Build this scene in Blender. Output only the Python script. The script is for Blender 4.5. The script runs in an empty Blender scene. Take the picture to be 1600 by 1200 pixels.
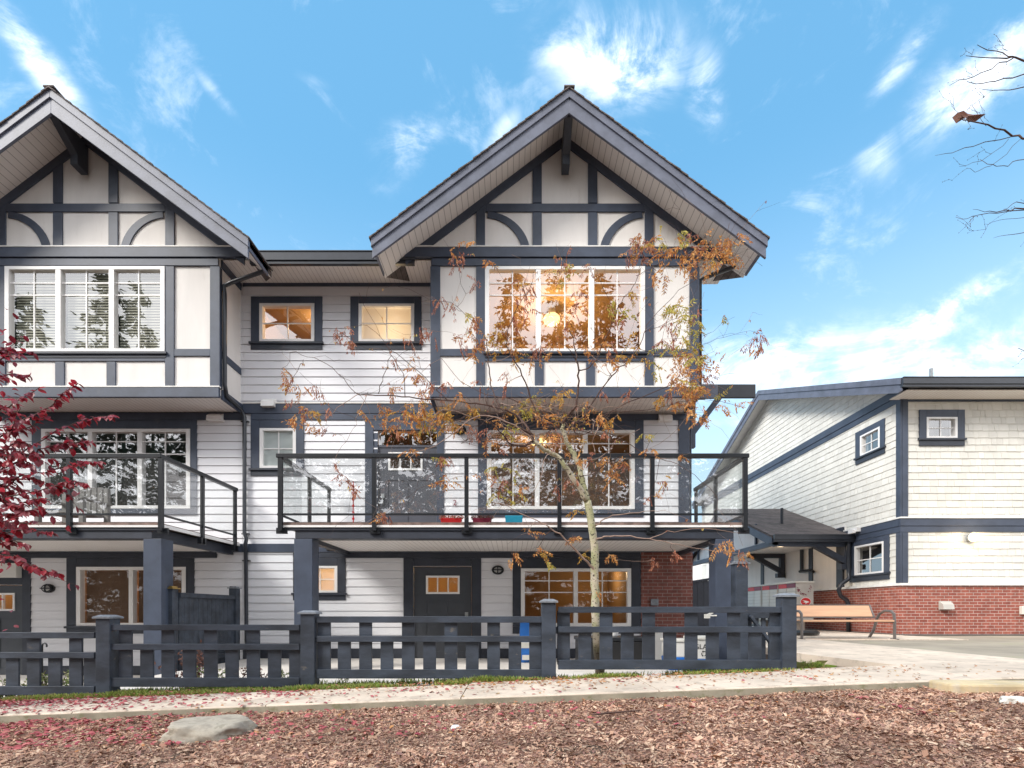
import bpy, bmesh, math, random
from mathutils import Vector, Matrix, noise as mnoise
R = math.radians
random.seed(7)
SC = bpy.context.scene
COL = SC.collection
H = 0.9            # camera height above world zero
F = 800.0          # focal length in 1600-px units
# ------------------------------------------------------------------ camera
cam_d = bpy.data.cameras.new('camera'); cam = bpy.data.objects.new('camera', cam_d); COL.objects.link(cam)
cam.location = (0, 0, H); cam.rotation_euler = (R(90), 0, 0)
cam_d.sensor_width = 36; cam_d.lens = 18.0; cam_d.shift_y = (955-600)/1600
cam_d.clip_start = 0.05; cam_d.clip_end = 3000
SC.camera = cam
# ------------------------------------------------------------------ view
SC.view_settings.view_transform = 'Standard'; SC.view_settings.look = 'None'
SC.view_settings.exposure = 0.94; SC.view_settings.gamma = 1.0
SC.cycles.use_denoising = True
SC.cycles.max_bounces = 10; SC.cycles.transparent_max_bounces = 24; SC.cycles.diffuse_bounces = 5
SC.cycles.sample_clamp_indirect = 6.0; SC.cycles.caustics_reflective = False; SC.cycles.caustics_refractive = False
# ------------------------------------------------------------------ sun
SUN_EL, SUN_AZ = 38, 234      # azimuth measured from +Y clockwise: behind the camera, a little to the left
sl = bpy.data.lights.new('sun', 'SUN'); sl.energy = 2.0; sl.angle = R(17); sl.color = (1, 0.95, 0.88)
so = bpy.data.objects.new('sun', sl); COL.objects.link(so)
sd = Vector((math.sin(R(SUN_AZ))*math.cos(R(SUN_EL)), math.cos(R(SUN_AZ))*math.cos(R(SUN_EL)), math.sin(R(SUN_EL))))
so.rotation_euler = (-sd).to_track_quat('-Z', 'Y').to_euler(); so.location = (-6, -12, 14)
# ------------------------------------------------------------------ world
W = bpy.data.worlds.new('World'); SC.world = W; W.use_nodes = True
nt = W.node_tree; nt.nodes.clear()
class NB:
    """tiny node-building helper"""
    def __init__(s, nt): s.nt = nt
    def n(s, typ, **kw):
        nd = s.nt.nodes.new(typ)
        for k, v in kw.items():
            if k.startswith('i_'):
                nd.inputs[int(k[2:])].default_value = v
            else: setattr(nd, k, v)
        return nd
    def l(s, a, b): s.nt.links.new(a, b)
    def math(s, op, a, b=None, c=None, clamp=False):
        nd = s.nt.nodes.new('ShaderNodeMath'); nd.operation = op; nd.use_clamp = clamp
        for i, v in enumerate((a, b, c)):
            if v is None: continue
            if isinstance(v, (int, float)): nd.inputs[i].default_value = v
            else: s.l(v, nd.inputs[i])
        return nd.outputs[0]
    def mix(s, fac, a, b, mode='MIX'):
        nd = s.nt.nodes.new('ShaderNodeMix'); nd.data_type = 'RGBA'; nd.blend_type = mode
        for i, v in ((0, fac), (6, a), (7, b)):
            if isinstance(v, (int, float)): nd.inputs[i].default_value = v
            elif isinstance(v, tuple): nd.inputs[i].default_value = (*v, 1)
            else: s.l(v, nd.inputs[i])
        return nd.outputs[2]
    def ramp(s, x, lo, hi, a=0.0, b=1.0):
        nd = s.nt.nodes.new('ShaderNodeMapRange'); nd.interpolation_type = 'SMOOTHSTEP'
        s.l(x, nd.inputs[0])
        for i, v in zip((1, 2, 3, 4), (lo, hi, a, b)): nd.inputs[i].default_value = v
        return nd.outputs[0]
b = NB(nt)
tc = b.n('ShaderNodeTexCoord'); D0 = tc.outputs['Generated']
sky = b.n('ShaderNodeTexSky', sky_type='NISHITA', sun_disc=False, sun_elevation=R(SUN_EL), sun_rotation=R(SUN_AZ), air_density=1.0, dust_density=0.6, ozone_density=2.0)
sep = b.n('ShaderNodeSeparateXYZ'); b.l(D0, sep.inputs[0]); sx, sy, sz = sep.outputs
az = b.math('ARCTAN2', sx, sy); el = b.math('ARCSINE', sz)
fl = b.math('ADD', b.math('MAXIMUM', sz, 0.0), 0.16)     # flatten the clouds into a layer overhead
cmb = b.n('ShaderNodeCombineXYZ'); b.l(b.math('DIVIDE', sx, fl), cmb.inputs[0]); b.l(b.math('DIVIDE', sy, fl), cmb.inputs[1])
n1 = b.n('ShaderNodeTexNoise'); n1.inputs['Scale'].default_value = 1.5; n1.inputs['Detail'].default_value = 9; n1.inputs['Roughness'].default_value = 0.62; n1.inputs['Distortion'].default_value = 0.25
b.l(cmb.outputs[0], n1.inputs['Vector'])
n2 = b.n('ShaderNodeTexNoise'); n2.inputs['Scale'].default_value = 11.0; n2.inputs['Detail'].default_value = 8; n2.inputs['Roughness'].default_value = 0.6; n2.inputs['Distortion'].default_value = 0.3
b.l(D0, n2.inputs['Vector'])
# clouds where they stand in the sky, as (pixel x, pixel y, half width, half height, tilt deg, weight)
CL = [(960, 92, 118, 42, 8, .95), (900, 70, 90, 30, 0, .7), (1105, 140, 30, 42, -30, .75), (60, 95, 75, 24, 33, .8), (340, 150, 40, 10, 25, .42),
      (640, 225, 55, 28, -20, .6), (785, 205, 40, 16, -30, .5), (1540, 115, 95, 42, -12, .85), (1410, 95, 60, 18, -25, .6), (1370, 235, 30, 40, -40, .5),
      (1500, 470, 150, 22, -12, .85), (1440, 520, 70, 24, 0, .7), (1200, 565, 130, 36, 2, .85), (1330, 575, 160, 26, 0, .8), (1520, 560, 110, 38, -5, .8), (1120, 575, 50, 40, 0, .75), (1400,610,260,18,0,.8), (490,125,35,8,0,.25), (600,290,50,20,0,.25)]
tot = None
for (px, py, w, h, tilt, wt) in CL:
    v = Vector(((px-800)/F, 1, (955-py)/F)); a0 = math.atan2(v.x, v.y); e0 = math.asin(v.z/v.length)
    k = 1/ v.length
    ca = (w/F)*k*1.1; ce = (h/F)*k*1.05
    da = b.math('SUBTRACT', az, a0); de = b.math('SUBTRACT', el, e0)
    t = R(tilt); c, s_ = math.cos(t), math.sin(t)
    u = b.math('MULTIPLY', b.math('SUBTRACT', b.math('MULTIPLY', da, c), b.math('MULTIPLY', de, s_)), 1/ca)
    w2 = b.math('MULTIPLY', b.math('ADD', b.math('MULTIPLY', da, s_), b.math('MULTIPLY', de, c)), 1/ce)
    r2 = b.math('ADD', b.math('MULTIPLY', u, u), b.math('MULTIPLY', w2, w2))
    g = b.math('MULTIPLY', b.math('EXPONENT', b.math('MULTIPLY', r2, -0.7)), wt)
    tot = g if tot is None else b.math('MAXIMUM', tot, g)
n3 = b.n('ShaderNodeTexNoise'); n3.inputs['Scale'].default_value = 6.0; n3.inputs['Detail'].default_value = 13; n3.inputs['Roughness'].default_value = 0.66; n3.inputs['Distortion'].default_value = 0.9
mpn = b.n('ShaderNodeMapping'); mpn.inputs['Rotation'].default_value = (0, R(14), 0); mpn.inputs['Scale'].default_value = (1.0, 1.0, 2.1); b.l(D0, mpn.inputs[0]); b.l(mpn.outputs[0], n3.inputs['Vector'])
fib = b.math('ADD', b.math('MULTIPLY', n3.outputs[0], 0.65), b.math('MULTIPLY', n2.outputs[0], 0.35))
tex = b.ramp(fib, 0.36, 0.66)
dens = b.math('MULTIPLY', b.math('MULTIPLY', tot, 1.25), b.math('ADD', b.math('MULTIPLY', tex, 1.35), 0.02))
wisp = b.math('MULTIPLY', b.ramp(fib, 0.53, 0.72), 0.28)          # faint loose wisps everywhere
fmask = b.math('MAXIMUM', b.ramp(dens, 0.06, 1.35, 0.0, 0.82), wisp)
backness = b.ramp(sy, 0.25, -0.35)                       # cloud added behind the camera as soft white light for facade and panes
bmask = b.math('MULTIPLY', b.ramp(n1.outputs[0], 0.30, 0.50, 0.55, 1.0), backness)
lowh = b.ramp(sz, 0.66, 0.08, 0.0, 0.85)                # pale towards the horizon
skyc = b.mix(1.0, sky.outputs[0], (0.50, 0.84, 0.86), 'MULTIPLY')
skyc = b.mix(0.55, skyc, (1.75, 4.6, 7.7))
base = b.mix(lowh, skyc, (6.0, 7.7, 9.0))
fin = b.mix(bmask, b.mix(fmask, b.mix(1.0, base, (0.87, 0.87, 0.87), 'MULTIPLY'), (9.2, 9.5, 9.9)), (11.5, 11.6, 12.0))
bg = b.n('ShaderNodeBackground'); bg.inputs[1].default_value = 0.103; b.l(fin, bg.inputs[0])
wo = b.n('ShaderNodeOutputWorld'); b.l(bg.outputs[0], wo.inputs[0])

# ------------------------------------------------------------------ materials
def newmat(name):
    m = bpy.data.materials.new(name); m.use_nodes = True; m.node_tree.nodes.clear()
    b = NB(m.node_tree); out = b.n('ShaderNodeOutputMaterial'); p = b.n('ShaderNodeBsdfPrincipled'); b.l(p.outputs[0], out.inputs[0])
    return m, b, p, out
def pos(b): return b.n('ShaderNodeNewGeometry').outputs['Position']
def noise(b, vec, scale, detail=4, rough=.55, stretch=None):
    if stretch:
        mp = b.n('ShaderNodeMapping'); mp.inputs['Scale'].default_value = stretch; b.l(vec, mp.inputs[0]); vec = mp.outputs[0]
    n = b.n('ShaderNodeTexNoise'); n.inputs['Scale'].default_value = scale; n.inputs['Detail'].default_value = detail; n.inputs['Roughness'].default_value = rough
    b.l(vec, n.inputs['Vector']); return n.outputs[0]
def bump(b, p, h, strength, dist=.01):
    n = b.n('ShaderNodeBump'); n.inputs['Strength'].default_value = strength; n.inputs['Distance'].default_value = dist
    b.l(h, n.inputs['Height']); b.l(n.outputs[0], p.inputs['Normal'])
def paint(name, col, rough=.55, var=.12, scale=3.0, bstr=.15, bscale=60, stretch=None, dirt=None, metal=0.0, island=0.0):
    m, b, p, out = newmat(name); P = pos(b)
    n = noise(b, P, scale, 6, .6, stretch)
    f = b.ramp(n, .3, .7, 1-var, 1+var*.6)
    c = b.mix(1.0, tuple(col), b_gray(b, f), 'MULTIPLY')
    if island:
        ri = b.n('ShaderNodeNewGeometry').outputs['Random Per Island']
        c = b.mix(1.0, c, b_gray(b, b.ramp(ri, 0, 1, 1-island, 1+island*.5)), 'MULTIPLY')
    if dirt:
        n2 = noise(b, P, dirt[1], 8, .7, stretch); c = b.mix(b.ramp(n2, dirt[2], dirt[2]+.12, 0, dirt[3]), c, tuple(dirt[0]))
    b.l(c, p.inputs['Base Color']); p.inputs['Roughness'].default_value = rough; p.inputs['Metallic'].default_value = metal
    if bstr: bump(b, p, noise(b, P, bscale, 4, .6, stretch), bstr, .004)
    return m
def b_gray(b, f):
    c = b.n('ShaderNodeCombineColor'); 
    for i in range(3): b.l(f, c.inputs[i])
    return c.outputs[0]
def brickmat(name, c1, c2, mortar, scale=1.0, bw=.215, bh=.0765, ms=.0055, rough=.8, offset=.5, var=.35):
    m, b, p, out = newmat(name); P = pos(b)
    sp = b.n('ShaderNodeSeparateXYZ'); b.l(P, sp.inputs[0])
    cb = b.n('ShaderNodeCombineXYZ'); b.l(b.math('ADD', sp.outputs[0], sp.outputs[1]), cb.inputs[0]); b.l(sp.outputs[2], cb.inputs[1])
    br = b.n('ShaderNodeTexBrick', offset=offset)
    br.inputs['Scale'].default_value = 1; br.inputs['Brick Width'].default_value = bw; br.inputs['Row Height'].default_value = bh
    br.inputs['Mortar Size'].default_value = ms; br.inputs['Mortar Smooth'].default_value = .15; br.inputs['Bias'].default_value = 0
    br.inputs['Color1'].default_value = (*c1, 1); br.inputs['Color2'].default_value = (*c2, 1); br.inputs['Mortar'].default_value = (*mortar, 1)
    b.l(cb.outputs[0], br.inputs['Vector'])
    c = b.mix(1.0, br.outputs[0], b_gray(b, b.ramp(noise(b, P, 5, 8, .7), .25, .75, 1-var, 1+var*.5)), 'MULTIPLY')
    b.l(c, p.inputs['Base Color']); p.inputs['Roughness'].default_value = rough
    hh = b.math('ADD', b.math('MULTIPLY', br.outputs['Fac'], -1.0), b.math('MULTIPLY', noise(b, P, 90, 3), .25))
    bump(b, p, hh, .5, .008)
    return m
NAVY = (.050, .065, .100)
M = {}
M['navy'] = paint('navy_painted_wood', NAVY, .5, .22, 2.5, .25, 45, (1, 1, 1), dirt=((.10, .105, .115), 2.2, .6, .35))
M['navy_fence'] = paint('navy_fence_wood', (.040, .052, .074), .55, .45, 5.0, .8, 34, (.45, 1, 1.0), dirt=((.20, .17, .13), 9.0, .62, .75))
M['navy_dark'] = paint('navy_dark_and_shade_tone', (.030, .036, .052), .5, .2, 3, .2, 45)  # darker navy: dark boards, plus under-balcony trim with shade in its colour
M['fascia'] = paint('slate_fascia_paint', (.125, .138, .185), .5, .22, 3, .3, 30)
M['black_metal'] = paint('black_powdercoat', (.012, .014, .018), .35, .1, 3, .0)
M['pipe'] = paint('dark_gutter_metal', (.028, .032, .042), .3, .15, 4, .0)
M['siding'] = paint('white_lap_siding', (.76, .765, .80), .6, .05, 1.3, .12, 50, (.3, 1, 1), dirt=((.62, .62, .62), 1.6, .6, .22))
M['siding'].node_tree.nodes
M['stucco'] = paint('cream_stucco', (.81, .78, .75), .85, .05, 1.2, .5, 70, (2.4, 2.4, .4), dirt=((.60, .56, .52), 2.2, .58, .32))
M['shake'] = paint('cream_shakes', (.74, .722, .665), .75, .06, 1.5, .3, 40, (1, 1, .4), island=.07, dirt=((.6, .57, .5), 2, .62, .25))
M['vinyl'] = paint('white_vinyl', (.84, .83, .82), .35, .03, 2, 0)
M['flash'] = paint('white_flashing', (.8, .79, .76), .4, .1, 4, 0)
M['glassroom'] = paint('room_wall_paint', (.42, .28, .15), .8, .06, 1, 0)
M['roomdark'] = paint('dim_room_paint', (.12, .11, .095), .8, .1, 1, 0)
M['frost'] = None
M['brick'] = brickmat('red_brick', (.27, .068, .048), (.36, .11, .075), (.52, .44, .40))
M['brickdk'] = brickmat('dark_red_brick', (.15, .045, .035), (.20, .065, .05), (.27, .22, .2))  # brick and mortar both darker than in the plain red brick
M['roofing'] = brickmat('asphalt_shingles', (.17, .142, .135), (.11, .094, .09), (.055, .05, .05), bw=.3, bh=.07, ms=.004, rough=.95)
M['concrete'] = paint('pale_concrete', (.63, .53, .43), .9, .16, 1.6, .5, 60, dirt=((.36, .30, .24), 4.2, .50, .62))
M['patio'] = paint('patio_concrete', (.60, .57, .53), .9, .1, 1.2, .3, 60, dirt=((.4, .38, .34), 2.2, .56, .35))
M['kerbc'] = paint('mossy_kerb_concrete', (.33, .30, .23), .95, .25, 3, .6, 40, dirt=((.16, .17, .07), 5, .52, .6))
M['yellowc'] = paint('yellow_worn_concrete', (.58, .47, .29), .9, .2, 4, .5, 40, dirt=((.5, .45, .38), 5, .5, .6))
M['asphalt'] = paint('mossy_asphalt', (.32, .28, .22), .9, .25, .8, .6, 90, dirt=((.25, .26, .12), 1.6, .55, .5))
M['soil'] = paint('garden_soil', (.10, .065, .045), .95, .4, 4, .8, 25)
M['mulch'] = paint('mulch_bed', (.22, .115, .08), .95, .5, 9, 1.0, 45, dirt=((.30, .17, .12), 22, .55, .6))
M['white_plastic'] = paint('white_plastic', (.7, .69, .66), .45, .05, 2, 0)
M['galv'] = paint('galvanised_steel', (.36, .38, .39), .4, .1, 5, 0, metal=.6)
M['boulder'] = paint('grey_granite', (.40, .355, .29), .95, .35, 9, 1.0, 22, dirt=((.16, .15, .11), 9, .52, .6))
M['deck'] = paint('weathered_decking', (.20, .14, .12), .85, .5, 6, .5, 30, (1, .2, 1))
M['bench_wood'] = paint('orange_bench_board', (.56, .33, .20), .6, .12, 4, .2, 20, (.3, 1, 3))
M['bench_metal'] = paint('grey_bench_steel', (.15, .135, .13), .45, .1, 5, 0, metal=.3)
M['mail_grey'] = paint('mailbox_grey', (.50, .48, .44), .5, .08, 3, 0)
M['mail_lt'] = paint('mailbox_light', (.66, .65, .60), .5, .05, 3, 0)
M['red'] = paint('red_paint', (.62, .02, .025), .45, .05, 3, 0)
M['dkred'] = paint('dark_red_paint', (.22, .02, .05), .45, .05, 3, 0)
M['blue'] = paint('blue_plastic', (.02, .16, .55), .4, .1, 3, 0)
M['cyan'] = paint('turquoise_plastic', (.03, .36, .55), .4, .1, 3, 0)
M['black'] = paint('black_plastic', (.012, .012, .013), .4, .1, 3, 0)
M['greywood'] = paint('grey_chair_wood', (.22, .21, .2), .8, .2, 6, .3, 30)
M['brass'] = paint('brass_cap', (.45, .33, .12), .35, .2, 10, 0, metal=.8)
M['capgrey'] = paint('weathered_cap', (.21, .23, .26), .6, .3, 10, .3, 40)
M['blind'] = paint('olive_blind', (.34, .34, .26), .6, .05, 3, 0)
M['blindbr'] = paint('brown_blind', (.17, .10, .06), .6, .05, 3, 0)
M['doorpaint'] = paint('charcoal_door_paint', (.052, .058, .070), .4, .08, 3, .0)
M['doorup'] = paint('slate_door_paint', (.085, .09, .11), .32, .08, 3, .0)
def soffit_mat():
    m, b, p, out = newmat('ribbed_soffit'); P = pos(b)
    sp = b.n('ShaderNodeSeparateXYZ'); b.l(P, sp.inputs[0])
    fr = b.math('FRACT', b.math('DIVIDE', b.math('ADD', sp.outputs[0], 50), .10))
    g = b.math('LESS_THAN', fr, .09)
    c = b.mix(g, (.80, .76, .73), (.48, .44, .42))
    b.l(c, p.inputs['Base Color']); p.inputs['Roughness'].default_value = .6
    bump(b, p, b.math('MULTIPLY', g, -1.0), .4, .006); return m
M['soffit'] = soffit_mat()
def soffit_rake():
    m, b, p, out = newmat('ribbed_rake_soffit'); P = pos(b)
    sp = b.n('ShaderNodeSeparateXYZ'); b.l(P, sp.inputs[0])
    fr = b.math('FRACT', b.math('DIVIDE', b.math('ADD', sp.outputs[0], 50), .115))
    g = b.math('LESS_THAN', fr, .09)
    c = b.mix(g, (.80, .76, .73), (.42, .39, .37))
    b.l(c, p.inputs['Base Color']); p.inputs['Roughness'].default_value = .6; return m
M['soffitr'] = soffit_rake()
def glass(name, refl=.12, tint=(1, 1, 1), milk=0.0, rough=0.0, front=.35, mcol=(.8, .8, .8)):
    m, b, p, out = newmat(name); b.nt.nodes.remove(p)
    tr = b.n('ShaderNodeBsdfTransparent'); tr.inputs[0].default_value = (*tint, 1)
    gl = b.n('ShaderNodeBsdfGlossy'); gl.inputs['Roughness'].default_value = rough; gl.inputs[0].default_value = (1, 1, 1, 1)
    n = noise(b, pos(b), 1.1, 2); bp = b.n('ShaderNodeBump'); bp.inputs['Strength'].default_value = .05; bp.inputs['Distance'].default_value = .02
    b.l(n, bp.inputs['Height']); b.l(bp.outputs[0], gl.inputs['Normal'])
    ge = b.n('ShaderNodeNewGeometry'); dt = b.n('ShaderNodeVectorMath', operation='DOT_PRODUCT'); b.l(ge.outputs['True Normal'], dt.inputs[0]); b.l(ge.outputs['Incoming'], dt.inputs[1])
    fr = b.math('POWER', b.math('SUBTRACT', 1.0, b.math('ABSOLUTE', dt.outputs['Value'])), 5.0)      # Schlick, the same from both sides
    f = b.math('ADD', b.math('MULTIPLY', fr, .9), refl+.045, clamp=True)
    mx = b.n('ShaderNodeMixShader'); b.l(f, mx.inputs[0]); b.l(tr.outputs[0], mx.inputs[1]); b.l(gl.outputs[0], mx.inputs[2])
    last = mx.outputs[0]
    if milk:
        df = b.n('ShaderNodeBsdfTranslucent'); df.inputs[0].default_value = (.9, .88, .84, 1)
        d2 = b.n('ShaderNodeBsdfDiffuse'); d2.inputs[0].default_value = (*mcol, 1)
        m0 = b.n('ShaderNodeMixShader'); m0.inputs[0].default_value = front; b.l(df.outputs[0], m0.inputs[1]); b.l(d2.outputs[0], m0.inputs[2])
        m2 = b.n('ShaderNodeMixShader'); m2.inputs[0].default_value = milk; b.l(last, m2.inputs[1]); b.l(m0.outputs[0], m2.inputs[2]); last = m2.outputs[0]
    b.l(last, out.inputs[0]); return m
M['glass'] = glass('window_glass', .20)
M['glass_soft'] = glass('shaded_window_glass', .02)
M['glass_frost'] = glass('frosted_glass', .05, milk=.75)
M['glass_pale'] = glass('pale_obscure_glass', .12, milk=.85, front=.85, mcol=(.50, .56, .55))
M['glass_rail'] = glass('railing_glass', .13, (.93, .96, .96), milk=.07)
def emit(name, col, s):
    m, b, p, out = newmat(name); b.nt.nodes.remove(p)
    e = b.n('ShaderNodeEmission'); e.inputs[0].default_value = (*col, 1); e.inputs[1].default_value = s; b.l(e.outputs[0], out.inputs[0]); return m
M['globe'] = emit('lit_globe', (1, .66, .26), 1.7)
M['lampglow'] = emit('lit_wall_lamp', (1, .80, .50), 2.2)
def leafmat(name, cols, rough=.6, trans=.3):
    m, b, p, out = newmat(name)
    ri = b.n('ShaderNodeNewGeometry').outputs['Random Per Island']
    cr = b.n('ShaderNodeValToRGB'); cr.color_ramp.interpolation = 'LINEAR'
    e = cr.color_ramp.elements
    while len(e) < len(cols): e.new(.5)
    for i, c in enumerate(cols): e[i].position = i/(len(cols)-1); e[i].color = (*c, 1)
    b.l(ri, cr.inputs[0]); b.l(b.mix(1.0, cr.outputs[0], b_gray(b, b.ramp(noise(b, pos(b), 1.3, 5, .6), .35, .65, .62, 1.12)), 'MULTIPLY') if name == 'bark_chips' else cr.outputs[0], p.inputs['Base Color']); p.inputs['Roughness'].default_value = rough
    if trans:
        t = b.n('ShaderNodeBsdfTranslucent'); b.l(cr.outputs[0], t.inputs[0]); mx = b.n('ShaderNodeMixShader'); mx.inputs[0].default_value = trans
        b.l(p.outputs[0], mx.inputs[1]); b.l(t.outputs[0], mx.inputs[2]); b.l(mx.outputs[0], out.inputs[0])
    return m
M['leaf_r'] = leafmat('rust_leaves', [(.16, .045, .03), (.40, .13, .07), (.62, .30, .18), (.30, .09, .055), (.52, .20, .10)])
M['leaf_o'] = leafmat('orange_leaves', [(.50, .18, .05), (.68, .32, .08), (.75, .46, .18), (.42, .14, .05), (.70, .38, .10)])
M['leaf_y'] = leafmat('gold_leaves', [(.55, .30, .05), (.65, .42, .08), (.48, .20, .04), (.60, .45, .12)])
M['leaf_g'] = leafmat('yellow_green_leaves', [(.52, .46, .09), (.44, .42, .08), (.66, .54, .14), (.55, .34, .09)])
M['leaf_red'] = leafmat('crimson_leaves', [(.15, .014, .024), (.32, .022, .038), (.46, .035, .055), (.20, .04, .06), (.42, .12, .14)], .38, .42)
M['litter_red'] = leafmat('fallen_red_leaves', [(.26, .04, .05), (.42, .10, .10), (.34, .06, .09), (.5, .2, .16)], .7, 0)
M['litter_or'] = leafmat('fallen_orange_leaves', [(.40, .14, .05), (.50, .26, .10), (.26, .10, .06), (.5, .34, .16)], .7, 0)
M['chips'] = leafmat('bark_chips', [(.24, .11, .07), (.48, .27, .18), (.62, .41, .28), (.38, .18, .12), (.76, .57, .41), (.52, .30, .20), (.34, .18, .15), (.64, .43, .30)], .9, 0)
M['grass'] = leafmat('grass_blades', [(.12, .22, .03), (.24, .38, .05), (.40, .46, .10), (.20, .19, .06), (.50, .44, .16)], .6, .3)
M['shrub'] = leafmat('shrub_leaves', [(.10, .16, .04), (.22, .28, .08), (.36, .38, .18), (.14, .13, .05)], .6, .2)
M['dryshrub'] = leafmat('dry_leaves', [(.14, .05, .035), (.20, .09, .06), (.10, .04, .03)], .7, 0)
M['conifer'] = leafmat('conifer_needles', [(.045, .062, .04), (.06, .09, .05), (.09, .11, .065)], .7, 0)
M['bark_d'] = paint('dark_twig_bark', (.085, .045, .035), .8, .3, 20, .3, 60)
M['bark_p'] = paint('pale_twig_bark', (.36, .25, .20), .8, .3, 20, .3, 60)
def trunkmat():
    m, b, p, out = newmat('pale_lichen_bark'); P = pos(b)
    n = noise(b, P, 6, 6, .65); c = b.mix(b.ramp(n, .4, .62), (.50, .44, .34), (.36, .36, .20))
    n2 = noise(b, P, 30, 4, .6, (1, 1, 1.7)); c = b.mix(b.ramp(n2, .56, .63), c, (.045, .035, .028))
    sp = b.n('ShaderNodeSeparateXYZ'); b.l(P, sp.inputs[0])
    c = b.mix(b.ramp(sp.outputs[2], .75, .35, 0, .75), c, (.14, .09, .06))      # darker brown bark at the foot
    b.l(c, p.inputs['Base Color']); p.inputs['Roughness'].default_value = .85; bump(b, p, n2, .6, .01); return m
M['trunk'] = trunkmat()

# ------------------------------------------------------------------ mesh building
def X(px, D): return (px-800)/F*D
def Z(py, D): return H+(955-py)/F*D
ORG = {}
class MB:
    def __init__(s, tf=None): s.v = []; s.f = []; s.mi = []; s.tf = tf; s.m = 0
    def add(s, vs, fs):
        o = len(s.v)
        s.v += [tuple(s.tf(*p)) if s.tf else tuple(p) for p in vs]
        for f in fs: s.f.append(tuple(i+o for i in f)); s.mi.append(s.m)
    def box(s, x0, x1, y0, y1, z0, z1):
        if x1 < x0: x0, x1 = x1, x0
        if y1 < y0: y0, y1 = y1, y0
        if z1 < z0: z0, z1 = z1, z0
        s.add([(x0, y0, z0), (x1, y0, z0), (x1, y1, z0), (x0, y1, z0), (x0, y0, z1), (x1, y0, z1), (x1, y1, z1), (x0, y1, z1)],
              [(0, 3, 2, 1), (4, 5, 6, 7), (0, 1, 5, 4), (1, 2, 6, 5), (2, 3, 7, 6), (3, 0, 4, 7)])
    def prism(s, poly, a, b_, axis='y'):
        """poly in the two other axes, extruded from a to b_ along axis"""
        n = len(poly)
        def P(p, t):
            return (p[0], t, p[1]) if axis == 'y' else ((t, p[0], p[1]) if axis == 'x' else (p[0], p[1], t))
        vs = [P(p, a) for p in poly]+[P(p, b_) for p in poly]
        fs = [tuple(range(n)), tuple(range(2*n-1, n-1, -1))]+[(i, (i+1) % n, n+(i+1) % n, n+i) for i in range(n)]
        s.add(vs, fs)
    def bar(s, p, q, w, h=None, up=(0, 0, 1)):
        h = h or w; p = Vector(p); q = Vector(q); d = (q-p).normalized(); u = Vector(up)
        if abs(d.dot(u)) > .98: u = Vector((0, 1, 0))
        r = d.cross(u).normalized(); u = r.cross(d).normalized(); vs = []
        for c in (p, q):
            for a, e in ((-1, -1), (1, -1), (1, 1), (-1, 1)): vs.append(c+r*a*w/2+u*e*h/2)
        s.add(vs, [(0, 3, 2, 1), (4, 5, 6, 7), (0, 1, 5, 4), (1, 2, 6, 5), (2, 3, 7, 6), (3, 0, 4, 7)])
    def tube(s, pts, rad, n=8, cap=True):
        pts = [Vector(p) for p in pts]
        if isinstance(rad, (int, float)): rad = [rad]*len(pts)
        vs = []; fs = []; prev = None
        for i, p in enumerate(pts):
            d = (pts[min(i+1, len(pts)-1)]-pts[max(i-1, 0)])
            d = d.normalized() if d.length > 1e-9 else Vector((0, 0, 1))
            r = prev if prev is not None else (Vector((0, 1, 0)) if abs(d.y) < .9 else Vector((1, 0, 0)))
            r = (r-d*r.dot(d))
            r = r.normalized() if r.length > 1e-6 else d.orthogonal().normalized()
            prev = r; q = d.cross(r)
            for k in range(n):
                a = 2*math.pi*k/n; vs.append(p+(r*math.cos(a)+q*math.sin(a))*rad[i])
        for i in range(len(pts)-1):
            for k in range(n): fs.append((i*n+k, i*n+(k+1) % n, (i+1)*n+(k+1) % n, (i+1)*n+k))
        if cap: fs.append(tuple(range(n-1, -1, -1))); fs.append(tuple((len(pts)-1)*n+k for k in range(n)))
        s.add(vs, fs)
    def ball(s, c, rx, ry=None, rz=None, n=14, m=8):
        ry = ry or rx; rz = rz or rx; vs = [(c[0], c[1], c[2]+rz)]; fs = []
        for i in range(1, m):
            t = math.pi*i/m
            for k in range(n):
                a = 2*math.pi*k/n; vs.append((c[0]+rx*math.sin(t)*math.cos(a), c[1]+ry*math.sin(t)*math.sin(a), c[2]+rz*math.cos(t)))
        vs.append((c[0], c[1], c[2]-rz)); L = len(vs)-1
        for k in range(n): fs.append((0, 1+k, 1+(k+1) % n)); fs.append((L, L-n+(k+1) % n, L-n+k))
        for i in range(m-2):
            for k in range(n): fs.append((1+i*n+k, 1+(i+1)*n+k, 1+(i+1)*n+(k+1) % n, 1+i*n+(k+1) % n))
        s.add(vs, fs)
def wo_(o): return ORG.get(o.name, Vector((0, 0, 0)))
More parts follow.
